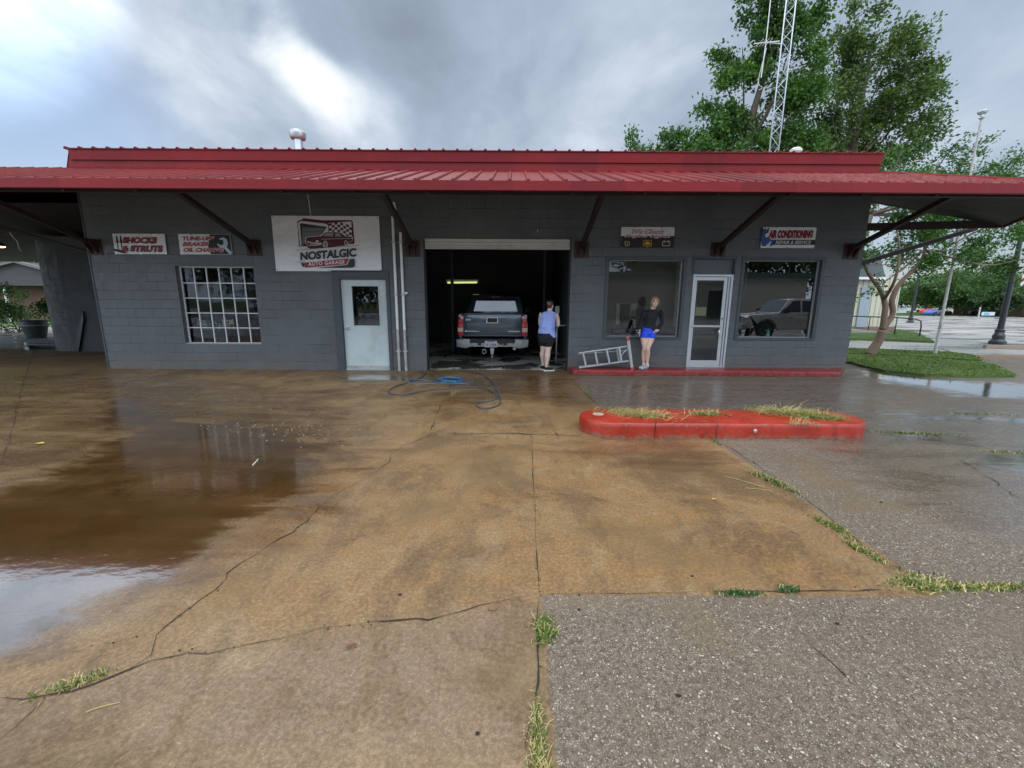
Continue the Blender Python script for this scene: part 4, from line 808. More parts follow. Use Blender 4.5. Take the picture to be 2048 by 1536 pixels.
s.polys(ringp(438,220,13,15,2,16)+strk([(418,205),(414,222),(420,238)],2)+strk([(458,205),(462,222),(456,238)],2)+strk([(438,212),(438,224)],2),MMa,'symbol')
s.polys(strk([(488,200),(556,200),(552,240),(486,240),(488,200)],2.5)+strk([(496,212),(508,212)],2)+strk([(532,212),(544,212)],2)+[[(496,192),(508,192),(508,199),(496,199)],[(534,192),(546,192),(546,199),(534,199)]],MCream,'symbol')
s=Sign('trade_banner',[m3(1420,66),m3(1925,68),m3(1900,262),m3(1400,260)],YB,'white banner with blue spanner figure reading AIR CONDITIONING REPAIR & SERVICE, nearest the right corner',group=GRP,cmap=m3)
s.poly([(1418,66),(1432,90),(1445,68),(1455,92),(1485,68),(1478,100),(1470,120),(1450,125),(1440,150),(1460,165),(1480,155),(1478,180),(1440,190),(1408,185)],MDB,'emblem')
s.poly([(1420,110),(1450,90),(1475,100),(1450,112),(1435,135),(1440,160),(1470,178),(1500,170),(1480,215),(1440,248),(1410,240),(1405,180)],MBl,'emblem'); s.poly([(1478,185),(1520,182),(1535,195),(1505,245),(1485,240),(1500,205)],MBl,'emblem')
s.poly([(1530,184),(1910,186),(1904,232),(1505,232)],MB_,'emblem')
s.text('AIR CONDITIONING',[(1478,98),(1890,100),(1886,166),(1474,168)],MR,.25,.03,.08,MDB); s.text('REPAIR & SERVICE',[(1540,192),(1872,194),(1870,224),(1534,226)],MW,.3,.02,.06,MDB)

# ------------------------------------------------------------ pickup truck (origin on the ground under the tailgate, nose along +Y)
def paint(name,c):
    b=NB(name); return b.set(Base_Color=c,Roughness=.3,Metallic=.35,Coat_Weight=1.0,Coat_Roughness=.04)
M['tread']=M['rubber']; M['redlens']=NB('red_lens').set(Base_Color=(.62,.02,.025),Roughness=.12,Coat_Weight=1.0); M['clearlens']=NB('clear_lens').set(Base_Color=(.62,.50,.48),Roughness=.12,Coat_Weight=1.0)
M['tint']=NB('tinted_window').set(Base_Color=(.012,.016,.022),Roughness=.03,Specular_IOR_Level=1.0,Coat_Weight=1.0,Coat_Roughness=.0); M['plastic']=plain('black_plastic',(.02,.02,.022),.5)
def arch(yc,zc,r,n=12): return [(yc+math.cos(a)*r,zc+math.sin(a)*r) for a in np.linspace(0,math.pi,n)]
def truck(label,pm,marks=True,name='pickup_truck'):
    t=thing(name,label,'pickup truck')
    wr,rr=4.35,.42; w_=.955
    prof=[(.02,.62),(.02,1.27),(2.02,1.27),(2.02,1.05),(3.75,1.12),(4.05,1.20),(5.45,1.10),(5.62,.95),(5.64,.50)]+[(5.0,.48)]+arch(4.62,.42,.50)+[(4.08,.42),(1.72,.42)]+arch(1.18,.42,.50)+[(.62,.48)]
    b=MB(); lower=[(y,z) for y,z in prof if True]
    b.prism(lower,0,-w_,-w_+.10); b.prism(lower,0,w_-.10,w_); b.prism([(2.03,.5),(2.03,1.06),(3.7,1.12),(4.1,1.19),(5.45,1.09),(5.6,.95),(5.62,.55),(5.2,.55),(5.1,.95),(4.1,.95),(4.0,.5)],0,-w_+.101,w_-.101); b.box(-w_+.101,2.02,.5,w_-.101,2.08,1.27)
    b.build('body',pm,t,bevel=.03,smooth='auto')
    b=MB(); b.box(-w_+.101,.1,.72,w_-.101,2.0,.76); b.box(-.42,.3,.42,-.34,5.0,.56); b.box(.34,.3,.42,.42,5.0,.56); b.box(-.85,1.1,.36,.85,1.22,.48); b.build('underbody',M['plastic'],t)
    # cab
    cab=[(2.05,1.26),(2.12,1.80),(2.42,1.865),(3.35,1.875),(3.60,1.82),(4.10,1.20),(4.05,1.10),(2.05,1.10)]
    b=MB(); vs=[]; 
    def tw(z): return w_-.03-(max(z-1.2,0)*.26)
    for sx in (-1,1):
        for y,z in cab: vs.append((sx*tw(z),y,z))
    n=len(cab); b.add(vs,[tuple(range(n-1,-1,-1)),tuple(range(n,2*n))]+[(i,(i+1)%n,n+(i+1)%n,n+i) for i in range(n)]); cb=b.build('cab',pm,t,bevel=.035,smooth='auto')
    def onrear(x,z,o=-.012): yy=2.05+(z-1.26)/(1.80-1.26)*.07; return (x,yy+o,z)
    b=MB(); b.add([onrear(-.70,1.31),onrear(.70,1.31),onrear(.60,1.73),onrear(-.60,1.73)],[(0,1,2,3)]); b.build('rear_window',M['tint'],t)
    b=MB(); b.add([onrear(-.12,1.752,-.02),onrear(.12,1.752,-.02),onrear(.11,1.785,-.02),onrear(-.11,1.785,-.02)],[(0,1,2,3)]); bl=b.build('brake_light',M['redlens'],t)
    b=MB(); b.add([onrear(-.11,1.757,-.023),onrear(-.04,1.757,-.023),onrear(-.04,1.78,-.023),onrear(-.11,1.78,-.023)],[(0,1,2,3)]); b.add([onrear(.04,1.757,-.023),onrear(.11,1.757,-.023),onrear(.11,1.78,-.023),onrear(.04,1.78,-.023)],[(0,1,2,3)]); b.build('lens',M['clearlens'],bl)
    for sx in (-1,1):
        def sd(y,z): return (sx*(tw(z)+.006),y,z)
        for q in ([(2.20,1.28),(2.26,1.74),(2.98,1.78),(2.98,1.26)],[(3.06,1.26),(3.06,1.78),(3.40,1.77),(3.95,1.25)]):
            b=MB(); b.add([sd(*p) for p in q],[(0,1,2,3)]); b.build('side_window',M['tint'],t)
        b=MB(); b.prism([(3.78,1.20),(3.95,1.20),(3.93,1.42),(3.80,1.42)],0,sx*(w_+.02),sx*(w_+.24)); b.build('mirror',M['plastic'],t,bevel=.02)
        b=MB(); b.box(sx*(w_+.004),2.55,1.0,sx*(w_+.03),2.72,1.04); b.box(sx*(w_+.004),3.45,1.0,sx*(w_+.03),3.62,1.04); b.build('door_handle',M['chrome'],t,bevel=.005)
    b=MB(); q=[(.72,3.62,1.80),(-.72,3.62,1.80),(-.84,4.06,1.24),(.84,4.06,1.24)]; b.add([(x,y+.02,z+.02) for x,y,z in q],[(0,1,2,3)]); b.build('windscreen',M['tint'],t)
    # tailgate
    b=MB(); b.box(-.79,-.03,.66,.79,.045,1.285); b.prism([(-.05,1.25),(-.055,1.285),(.045,1.295),(.045,1.25)],0,-.79,.79); b.prism([(-.06,.66),(-.075,.69),(-.075,.72),(-.03,.75),(0,.66)],0,-.80,.80); tg=b.build('tailgate',pm,t,bevel=.012,smooth='auto')
    b=MB(); b.box(-.17,-.036,1.03,.15,-.031,1.19); b.build('handle_bezel',M['chrome'],tg,bevel=.002); b=MB(); b.box(-.145,-.05,1.05,.125,-.037,1.17); b.build('handle',M['plastic'],tg,bevel=.006)
    if marks:
        def tx(body,x0,x1,z0,z1,m,shear=.2,off=.03,y=-.034):
            V,F_=glyphs(body,shear,off); a0=min(v[0] for v in V);a1=max(v[0] for v in V);c0=min(v[1] for v in V);c1=max(v[1] for v in V)
            b=MB(); b.add([(x0+(v[0]-a0)/(a1-a0)*(x1-x0),y,z0+(v[1]-c0)/(c1-c0)*(z1-z0)) for v in V],F_); return b
        tx('CHEVROLET',.42,.75,.795,.83,0).build('lettering',M['chrome'],tg,fix=False); tx('SILVERADO',-.70,-.36,.795,.825,0).build('lettering',M['chrome'],tg,fix=False); tx('4X4',-.745,-.60,1.10,1.15,0).build('lettering',M['chrome'],tg,fix=False)
        b=MB(); b.prism([(-.77,.81),(-.755,.822),(-.74,.822),(-.735,.83),(-.715,.83),(-.71,.822),(-.70,.822),(-.71,.805),(-.735,.798),(-.76,.80)],1,-.040,-.031); b.build('badge',M['chrome'],tg)
        b=MB(); b.lathe([(.028,0),(.028,-.004)],(-.58,2.10,1.36),14,'y'); b.build('window_sticker',M['white'],t)
    for sx in (-1,1):
        pr=[(sx*.80,.68),(sx*.80,1.24),(sx*.90,1.20),(sx*.965,1.05),(sx*.965,.70)]
        b=MB(); b.prism(pr,1,-.02,.10); l=b.build('tail_light',M['redlens'],t,bevel=.01,smooth='auto')
        b=MB(); b.prism([(sx*.81,.79),(sx*.81,.90),(sx*.955,.91),(sx*.955,.80)],1,-.026,-.019); b.build('lens',M['clearlens'],l,bevel=.003)
        b=MB()
        for zc in (1.09,.97): b.lathe([(.055,0),(.055,-.008),(.045,-.012),(.04,-.008)],(sx*.885,-.02,zc),16,'y')
        b.build('lens_ring',M['redlens'],l,smooth='auto')
    # bumper, plate, hitch, exhaust
    b=MB(); b.prism([(-.97,.40),(-.99,.60),(.99,.60),(.97,.40),(.72,.355),(.60,.40),(-.60,.40),(-.72,.355)],1,-.20,-.14); b.prism([(-.20,.56),(-.20,.60),(.0,.62),(.0,.58)],0,-.98,.98); bp=b.build('bumper',plain('bumper_chrome',(.50,.50,.49),.3,.6,var=.1,sc=5),t,bevel=.015,smooth='auto')
    b=MB(); b.box(-.62,-.203,.50,.62,-.06,.615,0); b.box(-.40,-.206,.44,-.30,-.2,.58); b.box(.30,-.206,.44,.40,-.2,.58); b.box(.18,-.206,.46,.28,-.2,.56); b.build('step_pad',M['plastic'],bp,bevel=.004)
    pl=MB(); pl.box(-.205,-.225,.395,.125,-.212,.565); po=pl.build('license_plate',flat('plate_white',(.70,.68,.68)),t,bevel=.003)
    if marks:
        tx('31964',-.09,.105,.42,.50,0,0,.02,-.2265).build('lettering',M['black'],po,fix=False)
        b=MB(); 
        for q in ringp(-.145,.462,.030,.032,.004,14): b.add([(x,-.2267,z) for x,z in q],[(0,1,2,3)])
        b.add([(x,-.2267,z) for x,z in ((-.165,.445),(-.145,.485),(-.125,.445))],[(0,1,2)]); b.build('emblem',M['black'],po,fix=False)
        b=MB(); b.add([(x,-.2266,z) for x,z in ((-.14,.535),(.06,.535),(.06,.556),(-.14,.556))],[(0,1,2,3)]); b.build('plate_band',MBl,po,fix=False)
    b=MB(); b.box(-.05,-.34,.30,.05,.1,.38); b.box(-.04,-.38,.22,.04,-.30,.34); b.lathe([(.02,.0),(.016,.03),(.03,.05),(.034,.07),(.03,.09),(.01,.105)],(0,-.36,.335),12); b.lathe([(.018,.08),(.026,.10),(.018,.14),(.018,.20),(.03,.215)],(0,-.36,.02),12); b.build('tow_hitch',M['chrome'],t,smooth='auto')
    b=MB()
    for q in (0,): b.tube([(-.22+.05*math.cos(a),-.25,.28+.06*math.sin(a)) for a in np.linspace(0,2*math.pi,16)],.012,6)
    b.build('tow_shackle',M['galv'],t,smooth=True)
    b=MB(); b.tube([(.6,-.02,.34),(.6,1.2,.36)],.045,12); b.build('exhaust_pipe',M['galv'],t,smooth='auto')
    b=MB(); b.box(-.78,.72,.30,-.66,.74,.55); b.box(.66,.72,.30,.78,.74,.55)
    for sx in (-1,1):
        for yc in (1.18,4.62):
            b=MB(); b.lathe([(.25,-.11),(.37,-.125),(.40,-.10),(.405,0),(.40,.10),(.37,.125),(.25,.11)],(sx*.82,yc,.402),32,'x'); wh=b.build('wheel',M['rubber'],t,smooth='auto')
            b=MB(); b.lathe([(.245,.0),(.25,.118*sx),(.20,.10*sx),(.19,.05*sx),(.07,.08*sx),(.06,.11*sx),(.01,.112*sx)],(sx*.82,yc,.402),24,'x'); b.build('rim',M['galv'],wh,smooth='auto')
    for sx in (-1,1):
        b=MB(); b.prism([(sx*.60,.80),(sx*.60,1.03),(sx*.93,1.0),(sx*.93,.80)],1,5.6,5.66); b.build('headlight',M['clearlens'],t,bevel=.01)
    b=MB(); b.box(-.58,5.6,.78,.58,5.655,1.03); b.build('grille',M['plastic'],t); b=MB(); b.prism([(5.55,.42),(5.78,.44),(5.80,.66),(5.55,.70)],0,-.97,.97); b.build('front_bumper',M['galv'],t,bevel=.02)
    return t
tk=truck('dark blue grey pickup truck parked nose in inside the open bay',paint('slate_blue_paint',(.085,.108,.138)))
tk.location=(-.54,11.62,.012)
tk2=truck('white pickup truck parked behind the photographer, seen reflected in the right window',paint('white_truck_paint',(.82,.83,.82)),False)
tk2.location=(16.6,-1.0,-.01); tk2.rotation_euler=(0,0,R(90))

# ------------------------------------------------------------ ladder lying on the walkway
def lad():
    t=thing('ladder','aluminium step ladder lying on its side on the red walkway',"ladder",(2.2,9.5,.12))
    def Q(px,py,Y=9.52): return W(px,py,Y)
    def bar(a,c,r1,nm,m,par=t,dy=0,flat=.55):
        b=MB(); a=Vector((a.x,a.y+dy,a.z)); c=Vector((c.x,c.y+dy,c.z)); d=(c-a).normalized(); n_=Vector((-d.z,0,d.x))*r1; h_=Vector((0,.032,0))
        vs=[p+s1*n_+s2*h_ for p in (a,c) for s1 in(-1,1) for s2 in(-1,1)]; b.add(vs,[(0,1,3,2),(4,6,7,5),(0,4,5,1),(2,3,7,6),(0,2,6,4),(1,5,7,3)]); return b.build(nm,m,par,bevel=.003)
    bar(Q(1158,706),Q(1258,692),.014,'rail',M['galv']); bar(Q(1158,735.5),Q(1262,721),.014,'rail',M['galv'])
    for xa,ya,xb,yb in ((1166,707,1172,733),(1190,704,1195,730),(1213,700,1219,727),(1238,696,1243,724)): bar(Q(xa,ya,9.49),Q(xb,yb,9.49),.018,'tread_step',M['alu'])
    bar(Q(1233,697,9.58),Q(1238,725,9.58),.016,'rear_brace',M['galv']); bar(Q(1155,708,9.62),Q(1250,701,9.62),.008,'rear_rail',M['galv']); bar(Q(1158,733,9.66),Q(1250,722,9.66),.008,'rear_rail',M['galv'])
    e_=bar(Q(1254,673.5),Q(1263,740.5),.030,'end_post',M['galv'],dy=-.05); rp=flat('ladder_red',(.42,.05,.06))
    bar(Q(1253.6,674),Q(1254.6,681),.034,'foot',rp,e_,dy=-.055); bar(Q(1262,734),Q(1263,741),.034,'foot',rp,e_,dy=-.055)
    b=MB(); b.tube([Q(1243,711,9.47),Q(1248,704,9.47),Q(1256,698,9.47)],.007,6); b.build('spreader',M['alu'],t)
    return t
lad()
# ------------------------------------------------------------ hoses
M['hose_b']=plain('blue_hose',(.04,.12,.22),.4,var=.2,sc=8); M['hose_d']=plain('dark_blue_grey_hose',(.05,.065,.085),.38,var=.3,sc=8)
def hose(pts,r,m,label,nm='water_hose',jit=True):
    P=[G(px,py,.010) for px,py in pts]; b=MB(); q=smooth_seg(P,7); q=[p+Vector((0,0,.003*(1+noise.noise(p*6)))) for p in q]; b.tube(q,r,7); return b,q
b,_=hose([(852,744),(850,748),(838,757),(815,765),(785,776),(777,783),(785,788),(812,789),(840,784),(880,778),(930,774),(955,774),(980,781),(993,791),(990,799),(978,802),(958,805),(953,811),(965,817),(985,815),(1000,808),(999,795),(993,779),(985,765),(968,752),(950,746),(930,743),(905,738)],.011,None,'')
tag(b.build('water_hose',M['hose_d'],smooth=True),'long dark grey blue hose looping wide over the wet slab','hose')
r2=random.Random(3); pts=[]
for k in range(44):
    a=k*1.1+r2.uniform(-.2,.2); rx=r2.uniform(12,27); ry=rx*.24; pts.append((903+math.cos(a)*rx+r2.uniform(-6,6),759+math.sin(a)*ry+r2.uniform(-1.5,1.5)))
pts+=[(860,761),(825,758),(818,764),(840,768),(880,766),(930,767),(948,762)]
P=smooth_seg([G(px,py,.012+.0012*i) for i,(px,py) in enumerate(pts)],5); b=MB(); b.tube(P,.010,6); tag(b.build('water_hose',M['hose_b'],smooth=True),'bright blue hose tangled in a heap in front of the open bay','hose')
b,_=hose([(868,738),(864,741),(872,747),(884,752),(892,756)],.006,None,''); tag(b.build('water_hose',M['hose_d'],smooth=True),'thin dark cord running from the bay floor to the blue heap','hose')

# ------------------------------------------------------------ people
def remesh(mb,name,m,parent,vox=.009,sm=6):
    o=mb.build('tmp',m,fix=True); md=o.modifiers.new('r','REMESH'); md.mode='VOXEL'; md.voxel_size=vox
    s_=o.modifiers.new('s','SMOOTH'); s_.iterations=sm; s_.factor=.5
    dg=bpy.context.evaluated_depsgraph_get(); me=bpy.data.meshes.new_from_object(o.evaluated_get(dg)); bpy.data.objects.remove(o)
    me.name=name; me.polygons.foreach_set('use_smooth',[True]*len(me.polygons))
    if not me.materials: me.materials.append(m)
    o=bpy.data.objects.new(name,me); COL.objects.link(o); 
    if parent: o.parent=parent
    return o
def limb(b,pts,rs,n=12): b.tube([Vector(p) for p in smooth_seg(pts,4)],list(np.interp(np.linspace(0,len(pts)-1,(len(pts)-1)*4+1),range(len(pts)),rs)),n)
def hand(b,wr,d,side,curl,s=1.0):
    """wr wrist, d direction of the palm, side: unit vector across the knuckles (towards the thumb), curl: unit vector the fingers bend to"""
    wr,d,side,curl=Vector(wr),Vector(d).normalized(),Vector(side).normalized(),Vector(curl).normalized()
    pc=wr+d*.045*s; b.ell(pc,(.026*s,.026*s,.048*s),10,8,d.to_track_quat('Z','Y').to_matrix()); b.tube([wr-d*.02,wr+d*.02,wr+d*.08*s],[.024*s,.030*s,.030*s],10,flat=.6)
    for i,(o_,l) in enumerate(((.027,.070),(.010,.080),(-.009,.074),(-.026,.058))):
        a=wr+d*.078*s+side*o_*s; p1=a+(d*.8+curl*.5).normalized()*l*.45*s; p2=p1+(d*.35+curl*.95).normalized()*l*.32*s; p3=p2+(d*-.1+curl).normalized()*l*.25*s
        b.tube([a-d*.02,a,p1,p2,p3],[.0095*s,.0095*s,.009*s,.008*s,.0065*s],7)
    a=wr+d*.025*s+side*.024*s; b.tube([a,a+(d*.5+side*.7+curl*.2).normalized()*.035*s,a+(d*.9+side*.6+curl*.5).normalized()*.068*s],[.012*s,.0105*s,.008*s],7)
def skin(c): 
    b=NB('skin'); p=b.obj(); n=b.noise(p,9,4,.6); return b.set(Base_Color=b.mix(n,c3(c,.88),c3(c,1.1)),Roughness=.5,Subsurface_Weight=.0,Specular_IOR_Level=.35)
def cloth(name,c,r=.8):
    b=NB(name); p=b.obj(); n=b.noise(p,5,4,.6); f=b.noise(b.map(p,(1,1,3.2)),7,4,.55,.6); return b.set(Base_Color=b.mix(n,c3(c,.85),c3(c,1.12)),Roughness=r,Normal=b.bump(f,.035))
def head(b,c,ry,s=1.0):
    """skull, jaw, ears, nose, brow, lips; c centre of the head, ry turn"""
    rot=Matrix.Rotation(ry,3,'Z'); P=lambda x,y,z: Vector(c)+rot@Vector((x*s,y*s,z*s))
    b.ell(P(0,.012,.02),(.072*s,.090*s,.098*s),16,12,rot); b.ell(P(0,-.020,-.045),(.056*s,.064*s,.070*s),14,10,rot); b.ell(P(0,-.062,-.092),(.022*s,.018*s,.016*s),10,8,rot)
    b.tube([P(0,-.080,.018),P(0,-.096,-.012),P(0,-.104,-.028),P(0,-.088,-.036)],[.009*s,.012*s,.014*s,.010*s],8); b.ell(P(0,-.082,-.062),(.022*s,.010*s,.007*s),10,6,rot); b.ell(P(0,-.080,-.072),(.018*s,.010*s,.007*s),10,6,rot)
    for sx in (-1,1): b.ell(P(sx*.026,-.076,.032),(.020*s,.010*s,.006*s),8,6,rot); b.ell(P(sx*.071,.008,-.005),(.010*s,.018*s,.030*s),8,6,rot); b.ell(P(sx*.036,-.058,-.030),(.022*s,.02*s,.02*s),8,6,rot)
    return P,rot
sk=skin((.68,.44,.33)); sk2=skin((.66,.48,.41))
hair1=plain('blond_brown_hair',(.30,.20,.105),.55,var=.4,sc=40,bump=.003); hair2=plain('dark_ginger_hair',(.05,.025,.014),.5,var=.4,sc=40,bump=.004); hairb=plain('hair_bun_light',(.34,.20,.085),.5,var=.3,sc=40,bump=.004)
# girl leaning by the ladder: origin at her feet, faces -Y
K=.001243
def gx(cx): return (cx-560)*K
def gz(cy): return (1447-cy)*K
girl=thing('person','young woman in black long sleeve top and blue shorts standing beside the ladder','person')
b=MB(); hc=(gx(622),-.075,gz(232)); P,rot=head(b,hc,-.15,1.0)
limb(b,[(gx(615),-.035,gz(290)),(gx(612),-.005,gz(350)),(gx(607),.01,gz(410))],[.050,.052,.075])
b.loft([(gx(585),.02,gz(800),.155,.115),(gx(580),.01,gz(720),.150,.105),(gx(575),.0,gz(600),.118,.085),(gx(590),-.005,gz(480),.135,.095),(gx(605),.0,gz(390),.13,.080),(gx(608),.0,gz(350),.07,.06)])
LE,LW=(gx(425),.03,gz(565)),(gx(392),-.02,gz(735)); RE,RW=(gx(800),.03,gz(575)),(gx(705),-.10,gz(728))
limb(b,[(gx(462),0,gz(390)),LE,LW],[.047,.038,.026]); limb(b,[(gx(750),0,gz(390)),RE,RW],[.047,.038,.026])
hand(b,LW,(-.25,-.15,-1),(0.1,-1,0),(.6,-.1,-.6),.95); hand(b,RW,(-.85,-.25,-.35),(.0,-.5,.8),(-.2,.8,-.4),.95)
lk1,lk2=(gx(497),-.05,gz(1040)),(gx(545),-.10,gz(1050)); la1,la2=(gx(520),.05,gz(1340)),(gx(575),.0,gz(1345))
limb(b,[(gx(505),.01,gz(800)),(gx(490),-.01,gz(900)),lk1,(gx(500),.01,gz(1150)),la1],[.086,.080,.050,.050,.031]); limb(b,[(gx(625),.0,gz(800)),(gx(600),-.03,gz(900)),lk2,(gx(562),-.055,gz(1150)),la2],[.090,.082,.052,.053,.032])
limb(b,[la2,(gx(570),-.02,gz(1400)),(gx(520),-.09,gz(1425)),(gx(470),-.13,gz(1432))],[.032,.035,.032,.020]); limb(b,[la1,(gx(520),.03,gz(1400)),(gx(480),-.04,gz(1425)),(gx(440),-.08,gz(1432))],[.032,.034,.030,.020])
remesh(b,'body',sk,girl,.0075,3)
for sx in (-1,1):
    b=MB(); b.ell(P(sx*.030,-.083,.012),(.013,.006,.006),10,6); b.build('eye',plain('eye_dark',(.03,.02,.02),.3) if sx<0 else bpy.data.materials['eye_dark'],girl,smooth=True)
    b=MB(); b.tube([P(sx*.014,-.086,.030),P(sx*.032,-.087,.036),P(sx*.048,-.078,.030)],.004,5); b.build('eyebrow',hair2,girl,smooth=True)
b=MB(); b.tube([P(-.022,-.092,-.062),P(0,-.097,-.068),P(.022,-.092,-.062)],[.003,.005,.003],6); b.build('mouth',flat('lip_red',(.40,.10,.09)),girl,smooth=True)
b=MB(); b.ell(P(0,.022,.045),(.083,.094,.088),16,12,rot); b.ell(P(0,.055,-.02),(.078,.06,.09),14,10,rot)
for sx in (-1,1): b.tube([P(sx*.015,-.062,.100),P(sx*.058,-.055,.078),P(sx*.078,-.018,.025),P(sx*.082,.012,-.035),P(sx*.075,.03,-.09)],[.016,.018,.019,.016,.010],8)
remesh(b,'hair',hair1,girl,.008,2)
b=MB(); b.loft([(gx(575),.0,gz(690),.150,.112),(gx(572),.0,gz(640),.130,.102),(gx(575),-.002,gz(590),.124,.095),(gx(590),-.008,gz(490),.145,.105),(gx(603),-.002,gz(400),.143,.088),(gx(608),.0,gz(362),.105,.072),(gx(610),.0,gz(352),.075,.062)])
b.loft([(gx(640),-.03,gz(742),.07,.085),(gx(610),-.01,gz(690),.12,.10),(gx(590),0,gz(650),.13,.10)])
limb(b,[(gx(475),0,gz(385)),(gx(455),.01,gz(430)),LE,(gx(400),-.01,gz(690)),(gx(393),-.018,gz(722))],[.050,.058,.046,.037,.034]); limb(b,[(gx(740),0,gz(385)),(gx(765),.01,gz(430)),RE,(gx(735),-.07,gz(685)),(gx(712),-.095,gz(718))],[.050,.058,.046,.037,.034])
remesh(b,'black_top',cloth('black_jersey',(.010,.010,.013)),girl,.009,4)
b=MB(); b.loft([(gx(497),-.008,gz(862),.094,.098),(gx(505),.0,gz(800),.100,.108),(gx(530),.01,gz(740),.12,.115)]); b.loft([(gx(620),-.02,gz(868),.098,.100),(gx(620),-.005,gz(800),.100,.110),(gx(605),.01,gz(740),.12,.115)]); b.loft([(gx(565),.0,gz(800),.150,.118),(gx(572),.01,gz(740),.158,.115),(gx(560),.005,gz(665),.128,.102)])
b.prism([(gx(650),gz(770)),(gx(712),gz(775)),(gx(665),gz(895))],1,-.04,.0)
remesh(b,'shorts',cloth('blue_shorts',(.018,.075,.75),.6),girl,.0085,3)
for (ax,ay,az),(tx,ty) in ((( gx(575),-.02,0),(gx(455),-.14)),((gx(522),.03,0),(gx(430),-.09))):
    d=Vector((tx-ax,ty-ay,0)); L_=d.length; d.normalize(); s_=Vector((-d.y,d.x,0)); o0=Vector((ax,ay,0))-d*.04
    def sole(w0,z): return [(o0+d*(u*(L_+.085))+s_*w0*wd,z) for u,wd in ((0,.6),(.03,.8),(.2,.9),(.6,1.1),(.85,1.0),(.96,.6),(1,.2))]
    b=MB(); l=[p for p,z in sole(.042,0)]; r_=[p for p,z in sole(-.042,0)][::-1]; b.prism([(p.x,p.y) for p in l+r_],2,.0,.028); sl2=b.build('slide_sandal',flat('sandal_grey',(.10,.10,.11)),girl,bevel=.006)
    b=MB(); c0=Vector((ax,ay,0)); limb(b,[c0+Vector((0,0,gz(1335))),c0+Vector((0,0,gz(1385))),c0+d*.02+Vector((0,0,.055)),c0+d*.10+Vector((0,0,.052)),c0+d*(L_+.01)+Vector((0,0,.045))],[.036,.037,.041,.039,.026],12); remesh(b,'sock',cloth('white_sock',(.62,.58,.58)),girl,.007,2)
    for k in (.30,.52,.74):
        c=o0+d*k*(L_+.085); b=MB(); b.tube([c+s_*math.cos(a)*.046+Vector((0,0,.028+.062*math.sin(a)*(1.25-k*.6)))+d*.0 for a in np.linspace(0,math.pi,9)],.0085,6); b.build('strap',M['black'],sl2,smooth=True)
girl.location=(W(1292,738,9.55).x,9.56,.115)
gp=girl.location
b=MB(); c=Vector((gp.x+gx(360),gp.y-.05,gp.z+gz(770)))
for k in range(9): 
    r3=random.Random(k); b.ell(c+Vector((r3.uniform(-.035,.035),r3.uniform(-.02,.02),r3.uniform(-.06,.06))),(.03,.024,.028),8,6)
def spotted():
    b_=NB('spotted_cloth'); v_=b_.vor(b_.obj(),28); return b_.set(Base_Color=b_.ramp(v_,(0,(.6,.57,.55)),(.32,(.55,.52,.5)),(.42,(.02,.02,.02)),(1,(.03,.03,.03))),Roughness=.8)
tag(remesh(b,'crumpled_cloth',spotted(),None,.008,2),'small black and white spotted cloth held by the young woman at her side','cloth')
# woman seen from behind at the bay
K2=.001226
wx=lambda c:(c-360)*K2
wz=lambda c:(1472-c)*K2
wom=thing('person','woman seen from behind in lilac sleeveless top and black shorts at the bay entrance','person')
b=MB(); P,rot=head(b,(wx(398),.03,wz(222)),math.pi-.5,.98)
limb(b,[(wx(392),.03,wz(270)),(wx(385),.01,wz(320)),(wx(370),0,wz(380))],[.055,.058,.09])
b.loft([(wx(330),.0,wz(880),.17,.15),(wx(332),.0,wz(760),.19,.155),(wx(340),.0,wz(620),.165,.135),(wx(355),.0,wz(450),.165,.125),(wx(365),.0,wz(360),.15,.095),(wx(380),.0,wz(325),.08,.07)])
limb(b,[(wx(505),.0,wz(365)),(wx(548),.05,wz(500)),(wx(550),.06,wz(590)),(wx(540),.20,wz(580)),(wx(525),.30,wz(560))],[.056,.052,.046,.036,.027]); limb(b,[(wx(235),.0,wz(365)),(wx(215),.06,wz(500)),(wx(225),.10,wz(590)),(wx(300),.24,wz(580)),(wx(370),.30,wz(560))],[.056,.050,.044,.036,.027])
hand(b,(wx(525),.30,wz(560)),(-.1,1,.1),(-1,0,.2),(-.3,0,-1),.95); hand(b,(wx(370),.30,wz(560)),(.3,1,.1),(1,-.2,.3),(.2,0,-1),.95)
limb(b,[(wx(290),.03,wz(850)),(wx(283),.05,wz(1000)),(wx(278),.07,wz(1080)),(wx(272),.09,wz(1170)),(wx(288),.13,wz(1330)),(wx(290),.13,wz(1380))],[.105,.078,.062,.066,.036,.036]); limb(b,[(wx(385),.0,wz(850)),(wx(370),-.02,wz(1000)),(wx(362),-.03,wz(1080)),(wx(358),-.03,wz(1180)),(wx(343),-.02,wz(1370)),(wx(343),-.02,wz(1410))],[.110,.084,.066,.071,.038,.038])
remesh(b,'body',sk2,wom,.008,3)
b=MB(); b.ell(P(0,.02,.05),(.080,.092,.080),16,12,rot); b.ell(P(0,.06,.01),(.07,.055,.07),14,10,rot); remesh(b,'hair',hair2,wom,.008,2)
b=MB()
for k in range(7): a=k*.9; b.ell(P(math.cos(a)*.025,.088+.01*math.sin(k*2.1),.05+math.sin(a)*.03),(.026,.02,.022),8,6)
remesh(b,'hair_bun',hairb,wom,.007,1)
b=MB(); b.loft([(wx(338),.0,wz(738),.212,.185),(wx(336),.0,wz(700),.205,.180),(wx(345),.0,wz(620),.186,.160),(wx(350),.0,wz(520),.182,.145),(wx(358),.0,wz(430),.184,.138),(wx(370),.0,wz(360),.172,.112),(wx(378),.0,wz(335),.12,.09),(wx(382),.0,wz(322),.07,.07)]); b.loft([(wx(470),.0,wz(815),.055,.16),(wx(440),.0,wz(770),.09,.17),(wx(400),.0,wz(725),.13,.175)])
